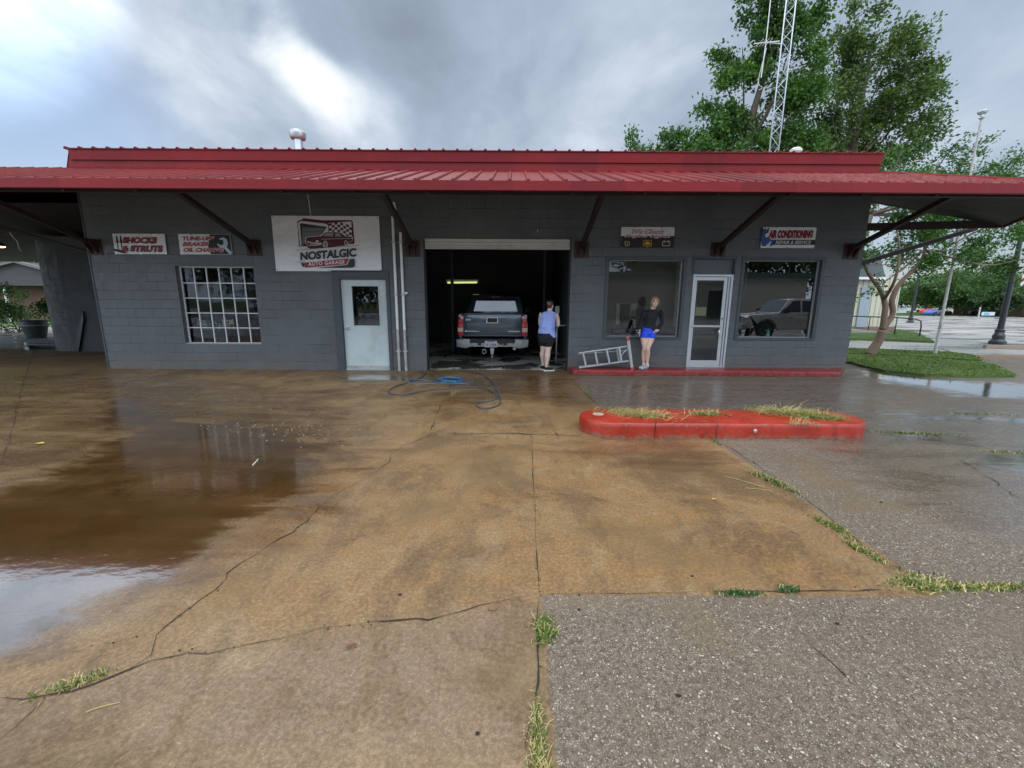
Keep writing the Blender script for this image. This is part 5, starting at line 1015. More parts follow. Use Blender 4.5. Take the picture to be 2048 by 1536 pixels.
for k,(za,zb_) in enumerate(((600,622),(628,650),(655,690))): b.tube([(wx(210+20*k),-.13,wz(zb_+8)),(wx(300),-.165,wz(zb_)),(wx(400),-.165,wz(za)),(wx(490),-.12,wz(za+10))],[.006,.014,.014,.006],6)
remesh(b,'lilac_top',cloth('lilac_cotton',(.34,.42,.80)),wom,.0085,2)
b=MB(); b.loft([(wx(283),.05,wz(985),.098,.11),(wx(280),.03,wz(900),.125,.14),(wx(290),.0,wz(800),.14,.16)]); b.loft([(wx(375),-.01,wz(990),.105,.115),(wx(385),.0,wz(900),.13,.14),(wx(395),.0,wz(800),.14,.16)]); b.loft([(wx(330),.0,wz(920),.18,.16),(wx(332),.0,wz(800),.212,.18),(wx(332),.0,wz(710),.195,.165)])
remesh(b,'shorts',cloth('black_shorts',(.010,.010,.013)),wom,.009,3)
for c0,d in ((Vector((wx(290),.13,0)),Vector((-.25,1,0))),(Vector((wx(343),-.02,0)),Vector((1,.25,0)))):
    d.normalize(); b=MB(); limb(b,[c0+Vector((0,0,.10)),c0+Vector((0,0,.07)),c0+d*.05+Vector((0,0,.055)),c0+d*.12+Vector((0,0,.04)),c0+d*.17+Vector((0,0,.035))],[.043,.046,.044,.038,.026]); sh=remesh(b,'shoe',cloth('black_canvas',(.012,.012,.014)),wom,.007,2)
    b=MB(); s_=Vector((-d.y,d.x,0)); o_=[(c0-d*.055+d*u*.27+s_*w0).xy for u,w0 in ((0,.028),(.15,.042),(.6,.045),(.9,.032),(1,.0),(.9,-.032),(.6,-.045),(.15,-.042),(0,-.028))]; b.prism([tuple(q) for q in o_],2,0,.028); b.build('sole',M['white'],sh,bevel=.005)
    b=MB(); b.tube([c0+d*.08+Vector((0,0,.098))-s_*.03,c0+d*.06+Vector((0,0,.11)),c0+d*.09+Vector((0,0,.09))+s_*.03],.008,6); b.build('lace',M['white'],sh)
wp=G(1094,742); wom.location=(wp.x,wp.y,.0)

# ------------------------------------------------------------ things inside
p=W(925,563,15.2); a_,c_=W(893,566,15.2),W(957,562,15.2)
fl=thing('tube_lamp','lit yellowish tube lamp hanging in the dark back of the bay','lamp',(p.x,15.2,p.z))
b=MB(); b.box(a_.x,15.12,p.z-.03,c_.x,15.28,p.z+.06); b.build('lamp_housing',M['white'],fl); b=MB(); b.tube([(a_.x+.05,15.1,p.z-.05),(c_.x-.05,15.1,p.z-.035)],.028,10); b.build('tube',emit('tube_light',(.70,.74,.28),.85),fl)
b=MB(); b.box(a_.x+.2,15.17,p.z+.06,a_.x+.22,15.19,3.9); b.box(c_.x-.22,15.17,p.z+.06,c_.x-.2,15.19,3.9); b.build('hanger',M['black'],fl)
def shelf(x,y,w_,h_,label,n=3):
    t=thing('shelf_rack',label,'shelf',(x,y,0)); 
    for i in range(n): b=MB(); b.box(x,y,.3+i*(h_-.3)/(n-1),x+w_,y+.5,.34+i*(h_-.3)/(n-1)); b.build('shelf_board',plain('shelf_grey',(.09,.09,.085),.7) if 'shelf_grey' not in bpy.data.materials else bpy.data.materials['shelf_grey'],t)
    for dx in (0,w_-.04):
        for dy in (0,.46): b=MB(); b.box(x+dx,y+dy,0.013,x+dx+.04,y+dy+.04,h_+.2); b.build('upright',M['black'],t)
shelf(-4.6,16.2,1.8,1.9,'dark shelf rack against the back wall left of the truck'); shelf(.3,16.2,1.1,1.9,'dark shelf rack against the back wall right of the truck')
for i,(x_,lb) in enumerate(((-1.95,'tall dark lift column left of the truck in the bay'),(1.02,'tall dark lift column right of the truck in the bay'))):
    lf=thing('lift_column',lb,'vehicle lift',(x_,13.9,0),0,'lift columns in the bay'); b=MB(); b.box(x_-.045,13.85,.036,x_+.045,14.0,3.5); b.build('column',flat('lift_blue_grey',(.06,.08,.11)),lf,bevel=.01); b=MB(); b.box(x_-.2,13.75,.013,x_+.2,14.1,.035); b.build('base_plate',M['black'],lf); b=MB(); b.box(x_-.07,13.79,.9,x_+.07,13.849,1.3); b.build('carriage',M['bracket'],lf)
tl=thing('tool_stand','thin metal work stand just inside the right edge of the bay','tool stand',(1.15,10.9,0))
b=MB(); b.tube([(1.15,10.9,.02),(1.15,10.9,1.35)],.018,8); b.build('post',M['alu'],tl,smooth=True); b=MB(); b.box(.95,10.8,1.02,1.35,11.0,1.05); b.build('tray',M['alu'],tl); b=MB(); b.box(1.09,10.86,1.35,1.2,10.93,1.52); b.build('head_box',M['pipe_grey'],tl,bevel=.01); b=MB(); b.lathe([(.18,.014),(.16,.03),(.03,.04)],(1.15,10.9,0),14); b.build('base',M['black'],tl)
# left window: oddments standing behind the old panes
Yi=YW+.55; sh_=thing('window_shelf','dark shelf behind the old many paned window','shelf',(-6.8,Yi,0)); b=MB(); z0_=W(440,657,Yi).z; b.box(-8.6,Yi-.25,z0_-.04,-5.9,Yi+.3,z0_-.005); b.build('board',M['black'],sh_)
b=MB(); b.box(-8.3,Yi,.02,-8.24,Yi+.1,z0_-.041); b.box(-6.1,Yi,.02,-6.04,Yi+.1,z0_-.041); b.build('shelf_leg',M['black'],sh_)
CR=flat('toy_cream',(.62,.60,.36)); 
bn=thing('doll_bench','small cream toy bench with red striped cushion behind the window','toy bench',(0,0,0)); a1,a2=W(446,655,Yi),W(468,655,Yi); hh=W(457,640,Yi).z-z0_
b=MB(); 
for x_ in (a1.x,a2.x-.02): b.box(x_,Yi,z0_,x_+.02,Yi+.02,z0_+hh*1.1); b.box(x_,Yi-.14,z0_,x_+.02,Yi-.12,z0_+hh*.6)
b.build('leg',CR,bn); b=MB(); b.box(a1.x,Yi-.14,z0_+hh*.35,a2.x,Yi,z0_+hh*.42); b.build('seat',CR,bn); b=MB(); b.box(a1.x,Yi-.003,z0_+hh*.5,a2.x,Yi+.012,z0_+hh); b.build('backrest',CR,bn); b=MB(); b.box(a1.x+.09,Yi-.03,z0_+hh*.43,a1.x+.17,Yi-.005,z0_+hh*.9); b.build('cushion',flat('toy_orange',(.60,.20,.10)),bn)
b=MB(); p1,p2,p3,p4,p5=(W(*q,Yi) for q in ((396,640),(412,639),(417,652),(414,653),(397,652))); b.prism([(q.x,max(q.z,z0_)) for q in (p1,p2,p3,p4,p5)],1,Yi-.05,Yi+.1); tag(b.build('cardboard_box',flat('card_cream',(.55,.52,.44))),'pale slanting box on the shelf behind the old window','box')
pt=thing('toy_palm','pale green toy palm leaning behind the left panes','toy palm',(0,0,0)); b=MB(); b.tube([W(391,655,Yi),W(377,634,Yi)],.012,6); b.build('stem',CR,pt)
for q in ((372,625),(389,632),(384,634),(371,634),(378,628)): b=MB(); a=W(376,632,Yi); c=W(*q,Yi); b.tube([a,a.lerp(c,.5)+Vector((0,0,.015)),c],[.008,.018,.004],6,flat=.3); b.build('frond',CR,pt)
b=MB(); c=W(430,655,Yi); b.tube([c+Vector((math.cos(a)*.05,0,.06+.09*math.sin(a))) for a in np.linspace(-.5,math.pi,10)],.008,6); b.tube([c+Vector((-.03,0,.05)),c+Vector((.05,0,.05))],.006,6); tag(b.build('wire_stand',M['galv']),'small bright wire stand on the shelf behind the old window','wire stand')
b=MB(); b.box(-7.2,YW+.9,.1,-5.7,YW+1.5,.72); tag(b.build('tool_chest',flat('dull_red_chest',(.14,.02,.03)),bevel=.02),'dull red chest low behind the old window','chest')
# office
Yo=YW+.16; zs=HOLES['wb'][2]+.035
b=MB(); b.box(5.15,YW+.12,zs-.06,7.10,YW+.42,zs-.005); struct(b.build('window_ledge',M['white'])); b=MB(); b.box(2.05,YW+.12,zs-.06,4.0,YW+.42,zs-.005); struct(b.build('window_ledge',plain('ledge_dark',(.10,.10,.10),.6)))
p=W(1484,680,Yo+.08); cu=thing('paper_cup','tall white paper cup with lid standing behind the right window','cup',(p.x,Yo+.08,zs)); b=MB(); b.lathe([(.034,0),(.046,.16)],(p.x,Yo+.08,zs),16); b.build('cup_wall',MW,cu,smooth='auto'); b=MB(); b.lathe([(.049,.16),(.049,.172),(.042,.18)],(p.x,Yo+.08,zs),16); b.build('lid',MW,cu,smooth='auto'); b=MB(); b.box(p.x-.02,Yo+.034,zs+.09,p.x+.012,Yo+.036,zs+.12); b.build('mark',MMa,cu)
p=W(1534,680,Yo+.08); bo=thing('soda_bottle','small green plastic bottle standing behind the right window','bottle',(p.x,Yo+.08,zs)); b=MB(); b.lathe([(.032,0),(.034,.01),(.034,.11),(.03,.14),(.014,.175),(.013,.19)],(p.x,Yo+.08,zs),14); b.build('bottle_wall',NB('green_plastic').set(Base_Color=(.12,.50,.28),Roughness=.12),bo,smooth='auto'); b=MB(); b.lathe([(.016,.19),(.016,.207)],(p.x,Yo+.08,zs),12); b.build('cap',flat('cap_green',(.02,.3,.08)),bo); b=MB(); b.lathe([(.0352,.04),(.0352,.09)],(p.x,Yo+.08,zs),14,cap=False); b.build('bottle_label',MW,bo,smooth=True)
p=W(1508,680,Yo+.12); b=MB(); b.box(p.x-.14,Yo+.02,zs,p.x+.14,Yo+.22,zs+.012,.1); b.box(p.x-.11,Yo+.05,zs+.0125,p.x+.12,Yo+.21,zs+.022,-.15); tag(b.build('paper_stack',flat('paper_blue_white',(.45,.52,.66))),'loose papers lying behind the right window','papers')
def chair(x,y,rz,label):
    t=thing('office_chair',label,'chair',(0,0,0)); b=MB(); b.prism([(-.25,0),(.25,0),(.27,.25),(.22,.42),(.1,.48),(-.1,.48),(-.22,.42),(-.27,.25)],1,.22,.29); o=b.build('backrest',M['black'],t,bevel=.03); o.location=(0,0,.50)
    b=MB(); b.box(-.25,-.25,.42,.25,.22,.50); b.build('seat',M['black'],t,bevel=.03); b=MB(); b.tube([(0,0,.08),(0,0,.42)],.03,8); b.build('post',M['black'],t)
    for k in range(5): a=k*1.257; b=MB(); b.tube([(0,0,.10),(math.cos(a)*.28,math.sin(a)*.28,.05)],.02,6); b.build('leg',M['black'],t)
    t.location=(x,y,.115); t.rotation_euler=(0,0,rz)
p=W(1328,660,11.0); chair(p.x,11.0,2.9,'black office chair back seen low in the left shop window'); p=W(1500,660,11.2); chair(p.x,11.2,3.3,'black office chair back seen low in the right shop window')
mo=thing('wall_screen','dark screen in a pale frame inside the left shop window','screen',(0,0,0)); a1,a2,a3=W(1234,607,12.6),W(1275,607,12.6),W(1234,656,12.6); b=MB(); b.box(a1.x,12.6,a3.z,a2.x,12.64,a1.z); b.build('screen_panel',M['tint'],mo); b=MB(); t_=.04
b.box(a1.x-t_,12.59,a3.z-t_,a1.x,12.65,a1.z+t_); b.box(a2.x,12.59,a3.z-t_,a2.x+t_,12.65,a1.z+t_); b.box(a1.x,12.59,a1.z,a2.x,12.65,a1.z+t_); b.box(a1.x-.15,12.5,a3.z-t_*1.5,a2.x+.3,12.7,a3.z); b.build('screen_frame',flat('frame_grey',(.24,.23,.21)),mo)
b=MB(); b.box(a1.x-.1,12.45,.12,a2.x+.25,12.72,a3.z-.062); tag(b.build('cabinet',flat('cabinet_dark',(.09,.085,.08))),'low dark cabinet under the framed screen','cabinet')
fn=thing('ceiling_fan','dark ceiling fan under the office ceiling in the left shop window','ceiling fan',(3.3,11.8,2.8)); b=MB(); b.lathe([(.03,.15),(.03,.05),(.11,.03),(.12,-.03),(.06,-.07),(.05,-.12),(.01,-.13)],(3.3,11.8,2.80),14); b.build('motor',M['black'],fn,smooth='auto')
for k in range(5): a=k*1.257+.3; b=MB(); ca,sa=math.cos(a),math.sin(a); b.add([(3.3+ca*r1-sa*w1,11.8+sa*r1+ca*w1,2.80+z) for r1,w1 in ((.12,-.04),(.65,-.075),(.65,.075),(.12,.04)) for z in (0,.012)],[(0,2,4,6),(1,7,5,3),(0,1,3,2),(2,3,5,4),(4,5,7,6),(6,7,1,0)]); b.build('blade',M['black'],fn)
ps=W(1412,610,YW+.3); b=MB(); b.box(4.36,YW+.3,1.32,4.62,YW+.31,1.52); tag(b.build('paper_notice',flat('notice_yellow',(.38,.36,.20))),'yellowish blank paper hanging inside the glass door','paper')
# ------------------------------------------------------------ trees
M['bark']=plain('bark_brown',(.10,.075,.055),.9,var=.35,sc=7,bump=.03); M['bark_s']=plain('smooth_bark',(.165,.11,.075),.75,var=.3,sc=5,bump=.01,dirt=((.12,.09,.07),.6))
M['lf_a']=leafmat('leaves_mid',(.016,.050,.008),(.10,.21,.028),.35); M['lf_b']=leafmat('leaves_olive',(.022,.050,.009),(.12,.19,.03),.35); M['lf_c']=leafmat('leaves_fresh',(.016,.055,.010),(.10,.21,.035),.35); M['lf_d']=leafmat('leaves_far',(.032,.075,.025),(.11,.19,.055),.25)
def foliage(blobs,n_spray,leaf,per=12,wind=(0,0,0),seed=1,spray=.5,shell=.5):
    """blobs: (centre, radii) in metres; leaves sit on short drooping sprays"""
    r=np.random.default_rng(seed); vol=np.array([max(b_[1])**2 for b_ in blobs]); cnt=np.maximum(3,(vol/vol.sum()*n_spray)).astype(int); V=[];F_=[]
    w_=np.array(wind)
    for (c,rd),k in zip(blobs,cnt):
        c=np.array(c); rd=np.array(rd if hasattr(rd,'__len__') else (rd,)*3)
        # sub-clumps give light and dark masses with gaps between
        m=max(4,int(k/20)); cd_=r.normal(size=(m,3)); cd_/=np.linalg.norm(cd_,axis=1)[:,None]; cc=cd_*(r.uniform(shell,1.0,(m,1)))
        idx=r.integers(0,m,k); pos=(cc[idx]+r.normal(size=(k,3))*.15)*rd+c; out=cc[idx]/(np.linalg.norm(cc[idx],axis=1)[:,None]+1e-6)
        d=out*1.0+r.normal(size=(k,3))*.45+w_; d/=np.linalg.norm(d,axis=1)[:,None]
        for s_ in range(per):
            t=(s_+.3)/per; p=pos+d*(t*spray)+np.array([0,0,-.35])*(t**2*spray)+r.normal(size=(k,3))*leaf*.8
            a=d+r.normal(size=(k,3))*.8+w_*.5+np.array([0,0,-.3]); a/=np.linalg.norm(a,axis=1)[:,None]; u=r.normal(size=(k,3)); sdir=np.cross(a,u); sdir/=np.linalg.norm(sdir,axis=1)[:,None]+1e-6
            sz=leaf*r.uniform(.6,1.3,(k,1)); V.append(np.stack([p,p+a*sz*.5+sdir*sz*.32,p+a*sz*1.1,p+a*sz*.5-sdir*sz*.32],1).reshape(-1,3))
    V=np.concatenate(V); n=len(V)//4; return V,np.arange(n*4).reshape(n,4)
def mesh_np(name,V,F_,m,parent=None):
    me=bpy.data.meshes.new(name); me.vertices.add(len(V)); me.vertices.foreach_set('co',V.ravel().astype(np.float32)); me.loops.add(F_.size); me.loops.foreach_set('vertex_index',F_.ravel().astype(np.int32)); me.polygons.add(len(F_)); me.polygons.foreach_set('loop_start',np.arange(0,F_.size,4,dtype=np.int32)); me.update(calc_edges=True); me.materials.append(m)
    o=bpy.data.objects.new(name,me); COL.objects.link(o)
    if parent: o.parent=parent; o.matrix_parent_inverse=parent.matrix_basis.inverted()
    return o
def tree(label,base,blobs,trunk,limbs,n,leaf,m,bark,wind=(0,0,0),seed=1,spray=.5,shell=.5,per=12,group=None,nm='tree'):
    t=thing(nm,label,'tree',base,0,group); V,F_=foliage(blobs,n,leaf,per,wind,seed,spray,shell); mesh_np('crown',V,F_,m,t)
    b=MB(); 
    for pts,rs in trunk+limbs: 
        q=smooth_seg(pts,4); b.tube([p+Vector((noise.noise(p*1.3),noise.noise(p*1.3+Vector((7,0,0))),0))*.05 for p in q],list(np.interp(np.linspace(0,len(pts)-1,len(q)),range(len(pts)),rs)),9)
    b.build('trunk',bark,t,smooth=True); return t
def PB(lst,Y,fy=1.0,dx=0):
    o=[]
    for px,py,rx,rz_ in lst: c=W(px+dx,py,Y+random.uniform(-1,1)*.03*Y); k=(c-Vector((0,0,CH))).length/FPX*.62; o.append((tuple(c),(rx*k,max(rx,rz_)*k*fy,rz_*k)))
    return o
def limbs_to(top,blobs,r0,n=None):
    o=[]
    for c,rd in blobs[:n]: c=Vector(c); mid=top.lerp(c,.5)+Vector((random.uniform(-.3,.3),random.uniform(-.3,.3),-.12*(c-top).length)); o.append(([top,mid,c,c+(c-mid).normalized()*max(rd)*.5],[r0,r0*.55,r0*.28,r0*.08]))
    return o
random.seed(11)
Y1=23.0; bl=PB([(1610,25,38,45),(1545,60,45,50),(1500,115,45,45),(1590,130,52,60),(1470,180,42,45),(1545,210,55,60),(1610,225,42,55),(1440,250,42,38),(1500,290,60,50),(1590,305,60,55),(1412,300,34,36),(1560,-20,45,50),(1440,350,70,60),(1560,380,80,60)],Y1,1,-14)
tp=W(1490,300,Y1); base=Vector((tp.x,Y1,0)); tree('tall leafy green tree behind the roof, left of the white lattice mast',tuple(base),bl,[([base,base+Vector((.1,0,4)),tp,W(1520,180,Y1),W(1560,60,Y1)],[.26,.23,.20,.13,.05])],limbs_to(tp,bl,.09,12),3100,.17,M['lf_a'],M['bark'],(.05,0,.1),3,.62,.6)
Y2=25.0; bl=PB([(1738,50,22,36),(1705,110,40,36),(1765,110,45,42),(1815,110,50,36),(1855,115,32,26),(1690,180,48,50),(1760,190,62,58),(1835,190,50,42),(1875,165,24,24),(1660,250,48,45),(1730,270,62,52),(1810,270,62,50),(1865,250,32,36),(1650,315,50,36),(1740,330,60,40),(1800,335,50,30),(1700,380,80,60)],Y2,1,-38)
tp=W(1700,340,Y2); base=Vector((tp.x-.5,Y2,0)); tree('big windswept olive green tree behind the right end of the roof',tuple(base),bl,[([base,base+Vector((0,0,4)),tp,W(1720,220,Y2),W(1745,80,Y2)],[.28,.24,.20,.13,.05])],limbs_to(tp,bl,.09,14),3200,.16,M['lf_b'],M['bark'],(.7,0,.3),4,.9,.55)
Y3=27.0; bl=PB([(1270,292,26,22),(1320,288,36,22),(1370,298,34,24),(1300,330,60,30),(1380,330,50,30)],Y3); base=Vector((W(1320,330,Y3).x,Y3,0)); tree('low light green tree top peeping over the roof, furthest left of the trees',tuple(base),bl,[([base,base+Vector((0,0,3)),Vector(W(1320,320,Y3))],[.25,.2,.1])],limbs_to(Vector(W(1320,360,Y3)),bl,.08),700,.16,M['lf_c'],M['bark'],(0,0,.2),5,.7,.5)
# crape myrtle like tree on the verge
base=G(1742,711); Y4=base.y
def T(px,py,dy=0): return W(px,py,Y4+dy)
bl=PB([(1725,470,38,38),(1790,462,50,40),(1850,470,50,38),(1745,530,34,32),(1815,520,46,36),(1880,510,50,42),(1930,480,52,42),(1985,500,50,40),(2035,520,46,46),(1715,590,20,18),(1895,555,24,24),(1960,545,34,20),(1800,400,60,45),(1880,400,70,45),(1960,400,70,45),(2050,430,60,50),(2090,520,50,50),(1770,330,20,22),(1700,430,30,30)],Y4,.8)
fork=T(1762,660); trunk=[([base,base.lerp(fork,.5)+Vector((.05,0,0)),fork],[.155,.125,.115]),([fork,T(1768,635),T(1772,610),T(1760,580),T(1735,545),T(1715,500)],[.10,.085,.08,.06,.045,.02]),([fork,T(1786,630),T(1785,600),T(1800,565),T(1835,530),T(1850,500),T(1840,460)],[.085,.075,.08,.065,.05,.035,.02]),([T(1800,565),T(1850,520,.6),T(1920,480,.8),T(1980,450,.8)],[.05,.04,.03,.015]),([T(1768,600),T(1790,560,-.5),T(1800,500,-.5),T(1790,440,-.5)],[.05,.04,.03,.015])]
vt=tree('small twin stemmed smooth barked tree on the grass verge beside the building',tuple(base),bl,trunk,limbs_to(Vector(T(1850,500)),bl[2:10],.03),1550,.085,M['lf_c'],M['bark_s'],(.25,0,.05),6,.42,.35)
Y5=17.5; bl=[]
for pts in ([(1770,352),(1790,325),(1805,300)],[(1850,345),(1880,315),(1910,290)],[(1900,340),(1930,310),(1950,292)],[(1960,345),(2000,325),(2040,312)],[(1800,355),(1830,350),(1860,352)],[(1930,355),(1980,345),(2020,350)]):
    for px,py in pts: bl+=PB([(px,py,13,9)],Y5)
bl+=PB([(1880,385,70,14),(1960,385,60,14)],Y5)
base=Vector((W(1665,600,Y5).x,Y5,0)); tp=W(1740,430,Y5); tree('pale green tree with long swept branch tips above the right end of the awning',tuple(base),bl,[([base,tp],[.2,.12])],limbs_to(Vector(tp),bl[2::3],.05),950,.10,M['lf_c'],M['bark'],(.9,0,.45),8,.55,.5)
# far trees beyond the road, copies of two crowns
def far_tree(label,seed,h,r_,m):
    rr=random.Random(seed); bl=[((rr.uniform(-r_,r_)*.6,rr.uniform(-r_,r_)*.6,h*rr.uniform(.38,.80)),(r_*rr.uniform(.35,.6),)*2+(h*rr.uniform(.13,.22),)) for _ in range(16)]+[((0,0,h*.5),(r_*.75,r_*.75,h*.3))]
    return tree(label,(0,0,0),bl,[([Vector((0,0,0)),Vector((0,0,h*.45))],[.4,.25])],[],1500,.42,m,M['bark'],(0,0,.1),seed,1.0,.55,8,'trees beyond the far road','far_tree')
ft=[far_tree('dense round dark tree beyond the road, nearest the brick house',31,12,8.0,M['lf_d']),far_tree('lighter green tree beyond the road, furthest left along the street',32,12,8.0,M['lf_a'])]
spots_=[(2000,628,86,0,1.05,'dense dark tree beyond the road behind the brick house'),(1930,628,92,0,1.15,'big dark spreading tree beyond the road with the blue white sign under it'),(1880,627,100,1,1.15,'lighter green rounded tree beyond the road left of the big dark one'),(1850,626,125,1,1.1,'smaller green tree further down the street'),(1828,625,150,0,.95,'hazy small tree at the far end of the street'),(2045,630,80,0,.9,'dark tree at the right edge beyond the road'),(2120,632,84,1,1.1,'green tree beyond the road just past the right edge')]
first=[True,True]
for px,py,D,k,sc,lb in spots_:
    o=ft[k] if first[k] else copy_tree(ft[k]); first[k]=False; q=W(px,py,D*.78); o.location=(q.x,D*.78,-.1); o.scale=(sc*.85,sc*.85,sc*.60); o.rotation_euler=(0,0,px*.7); o['label']=lb
for i,(x,y,k,sc,lb) in enumerate([(-46,40,0,.9,'dark tree behind the low house on the far left'),(-58,44,1,.9,'green tree behind the low house at the left edge'),(-34,46,0,.95,'dark tree seen over the wing wall shadow on the left'),(-20,-34,1,1.0,'tree across the street behind the photographer, left one'),(4,-38,0,1.1,'tree across the street behind the photographer, middle one'),(36,-36,0,1.2,'tree across the street behind the photographer, right one'),(22,-44,1,1.2,'tall tree across the street behind the photographer'),(-4,-46,1,1.2,'tall tree across the street behind the photographer, second one'),(-14,-26,0,.8,'dark tree mirrored in the old many paned window'),(-28,-30,0,1.0,'dark tree behind the photographer, furthest left'),(-22,-24,0,.8,'dark low tree behind the photographer beside the furthest left one'),(-9,-29,0,.9,'dark tree behind the photographer near the pale building')]):
    o=copy_tree(ft[k]); o.location=(x,y,-.1); o.scale=(sc,)*3; o.rotation_euler=(0,0,i*1.3); o['label']=lb; o['group']='trees round the lot'
# building across the street behind the photographer: what the windows mirror
ob=thing('shop_building','long pale building across the street behind the photographer','building',(10,-24,0))
b=MB(); b.box(-6,-30,0,30,-24,4.2); b.build('wall',plain('stucco_beige',(.58,.55,.49),.85,var=.12,sc=1),ob); b=MB(); b.box(-6.3,-30.3,4.201,30.3,-23.6,4.7); b.build('roof',plain('roof_trim_green',(.10,.16,.14),.7),ob)
b=MB(); b.box(20,-23.995,.1,23,-23.93,2.9); b.build('door',M['tint'],ob)
# ------------------------------------------------------------ mast, poles, lamps
mp=W(1545,300,20.0); mx_,my=mp.x,20.0; ma=thing('lattice_mast','tall white triangular lattice radio mast rising behind the roof','mast',(mx_,my,0)); legs=[(mx_-.20,my-.115),(mx_+.20,my-.115),(mx_,my+.23)]
for lx,ly in legs: b=MB(); b.tube([(lx,ly,0),(lx,ly,24)],.026,8); b.build('leg',M['alu'],ma,smooth=True)
b=MB(); z=.2
while z<23.6:
    for i in range(3):
        p,q=legs[i],legs[(i+1)%3]; b.tube([(*p,z),(*q,z+.45)] if int(z/.45)%2 else [(*q,z),(*p,z+.45)],.011,5); b.tube([(*q,z+.45),(*p,z+.45)],.006,4)
    z+=.45
b.build('bracing',M['alu'],ma)
b=MB(); a0=W(1532,85,19.8); b.tube([a0+Vector((0,0,1.6)),a0,a0+Vector((-.05,0,-1.3))],.018,6); b.tube([a0+Vector((-.5,0,-.05)),a0+Vector((.55,0,.05))],.02,6); b.tube([a0,Vector((mx_-.20,my-.115,a0.z))],.02,6)
for k in range(4): b.tube([a0+Vector((.12*k-.25,-.25,0)),a0+Vector((.12*k-.25,.25,0))],.012,5)
b.build('antenna',M['white'],ma); b=MB(); b.tube(smooth_seg([a0+Vector((.05,0,-.2)),a0+Vector((-.15,0,-1.4)),W(1524,175,19.8),W(1518,180,19.8)],4),.010,5); b.build('cable',M['white'],ma)
p=G(1869,711); hpt=W(1946,240,p.y).z; fp=thing('light_pole','tall bare galvanised pole with a small round lamp on top, planted in the verge','pole',tuple(p)); b=MB(); b.tube([p,p+Vector((0,0,1.4)),Vector((p.x,p.y,hpt))],[.046,.042,.026],12); b.build('pole',M['pipe_grey'],fp,smooth='auto'); b=MB(); b.lathe([(.02,0),(.07,.05),(.04,.09),(.04,.14),(.10,.17),(.12,.22),(.08,.27),(.02,.29)],(p.x,p.y,hpt),14); b.build('lamp_head',M['alu'],fp,smooth='auto'); b=MB(); b.box(p.x-.07,p.y-.10,.93,p.x+.0,p.y-.05,1.05); b.build('clamp',M['pipe_grey'],fp); 
def lamp(loc,label,flag=True):
    t=thing('street_lamp',label,'street lamp',(0,0,0),0,'black ornamental street lamps'); b=MB(); b.lathe([(.27,0),(.27,.12),(.22,.17),(.18,.22),(.20,.32),(.18,.40),(.13,.50),(.16,.55),(.16,.60),(.11,.64)],(0,0,0),20); b.build('base',M['black'],t,smooth='auto')
    b=MB(); b.lathe([(.105,.64),(.095,2.5),(.075,4.2),(.10,4.22),(.10,4.3),(.06,4.35)],(0,0,0),14); b.build('pole',M['black'],t,smooth='auto'); b=MB(); b.lathe([(.10,4.35),(.19,4.5),(.20,4.75),(.14,4.95),(.06,5.05)],(0,0,0),16); b.build('lamp_shade',M['white'],t,smooth='auto')
    t.location=loc; return t
l1=lamp((0,0,0),'black ornamental street lamp nearest the camera, fluted base at the kerb'); q=G(1994,688); l1.location=(q.x,q.y,-.01); l2=copy_tree(l1); l2['label']='black ornamental street lamp further away, standing behind the black handrail'; q=G(1820,645); l2.location=(q.x,q.y,-.01)
fb=thing('street_flag','small red and white flag on a short staff fixed to the near street lamp','flag',tuple(l1.location)); q=Vector(l1.location); b=MB(); b.tube([q+Vector((.1,0,2.9)),q+Vector((.75,-.3,3.6))],.015,6); b.build('staff',M['white'],fb)
b=MB(); b.add([q+Vector((.3+.5*i/6,-.1-.2*i/6+.05*math.sin(i*1.4),3.15+.45*i/6-j*.16)) for j in range(6) for i in range(7)],[(j*7+i,j*7+i+1,(j+1)*7+i+1,(j+1)*7+i) for j in range(5) for i in range(6)]); fo=b.build('flag_cloth',[MW],fb,smooth=True); fo.data.materials.append(MR)
for i,pp in enumerate(fo.data.polygons): pp.material_index=(i//6)%2
# handrail and ramp
hr=thing('handrail','bent black pipe handrail beside the ramp on the second verge','handrail',tuple(G(1790,668))); Yh=[G(1735,668),G(1788,672),G(1838,676)]; hz=.95
tops=[Vector((q.x,q.y,hz)) for q in Yh]; b=MB(); b.tube([tops[0]+Vector((-2,0.2,.05)),tops[0],tops[1],tops[2]+Vector((-.35,0,-.02)),tops[2]+Vector((-.06,0,-.12)),tops[2]+Vector((0,0,-.4)),Yh[2]],.03,8); b.build('rail',M['black'],hr,smooth=True)
for q in Yh[:2]: b=MB(); b.tube([q,Vector((q.x,q.y,hz))],.025,8); b.build('post',M['black'],hr,smooth=True)
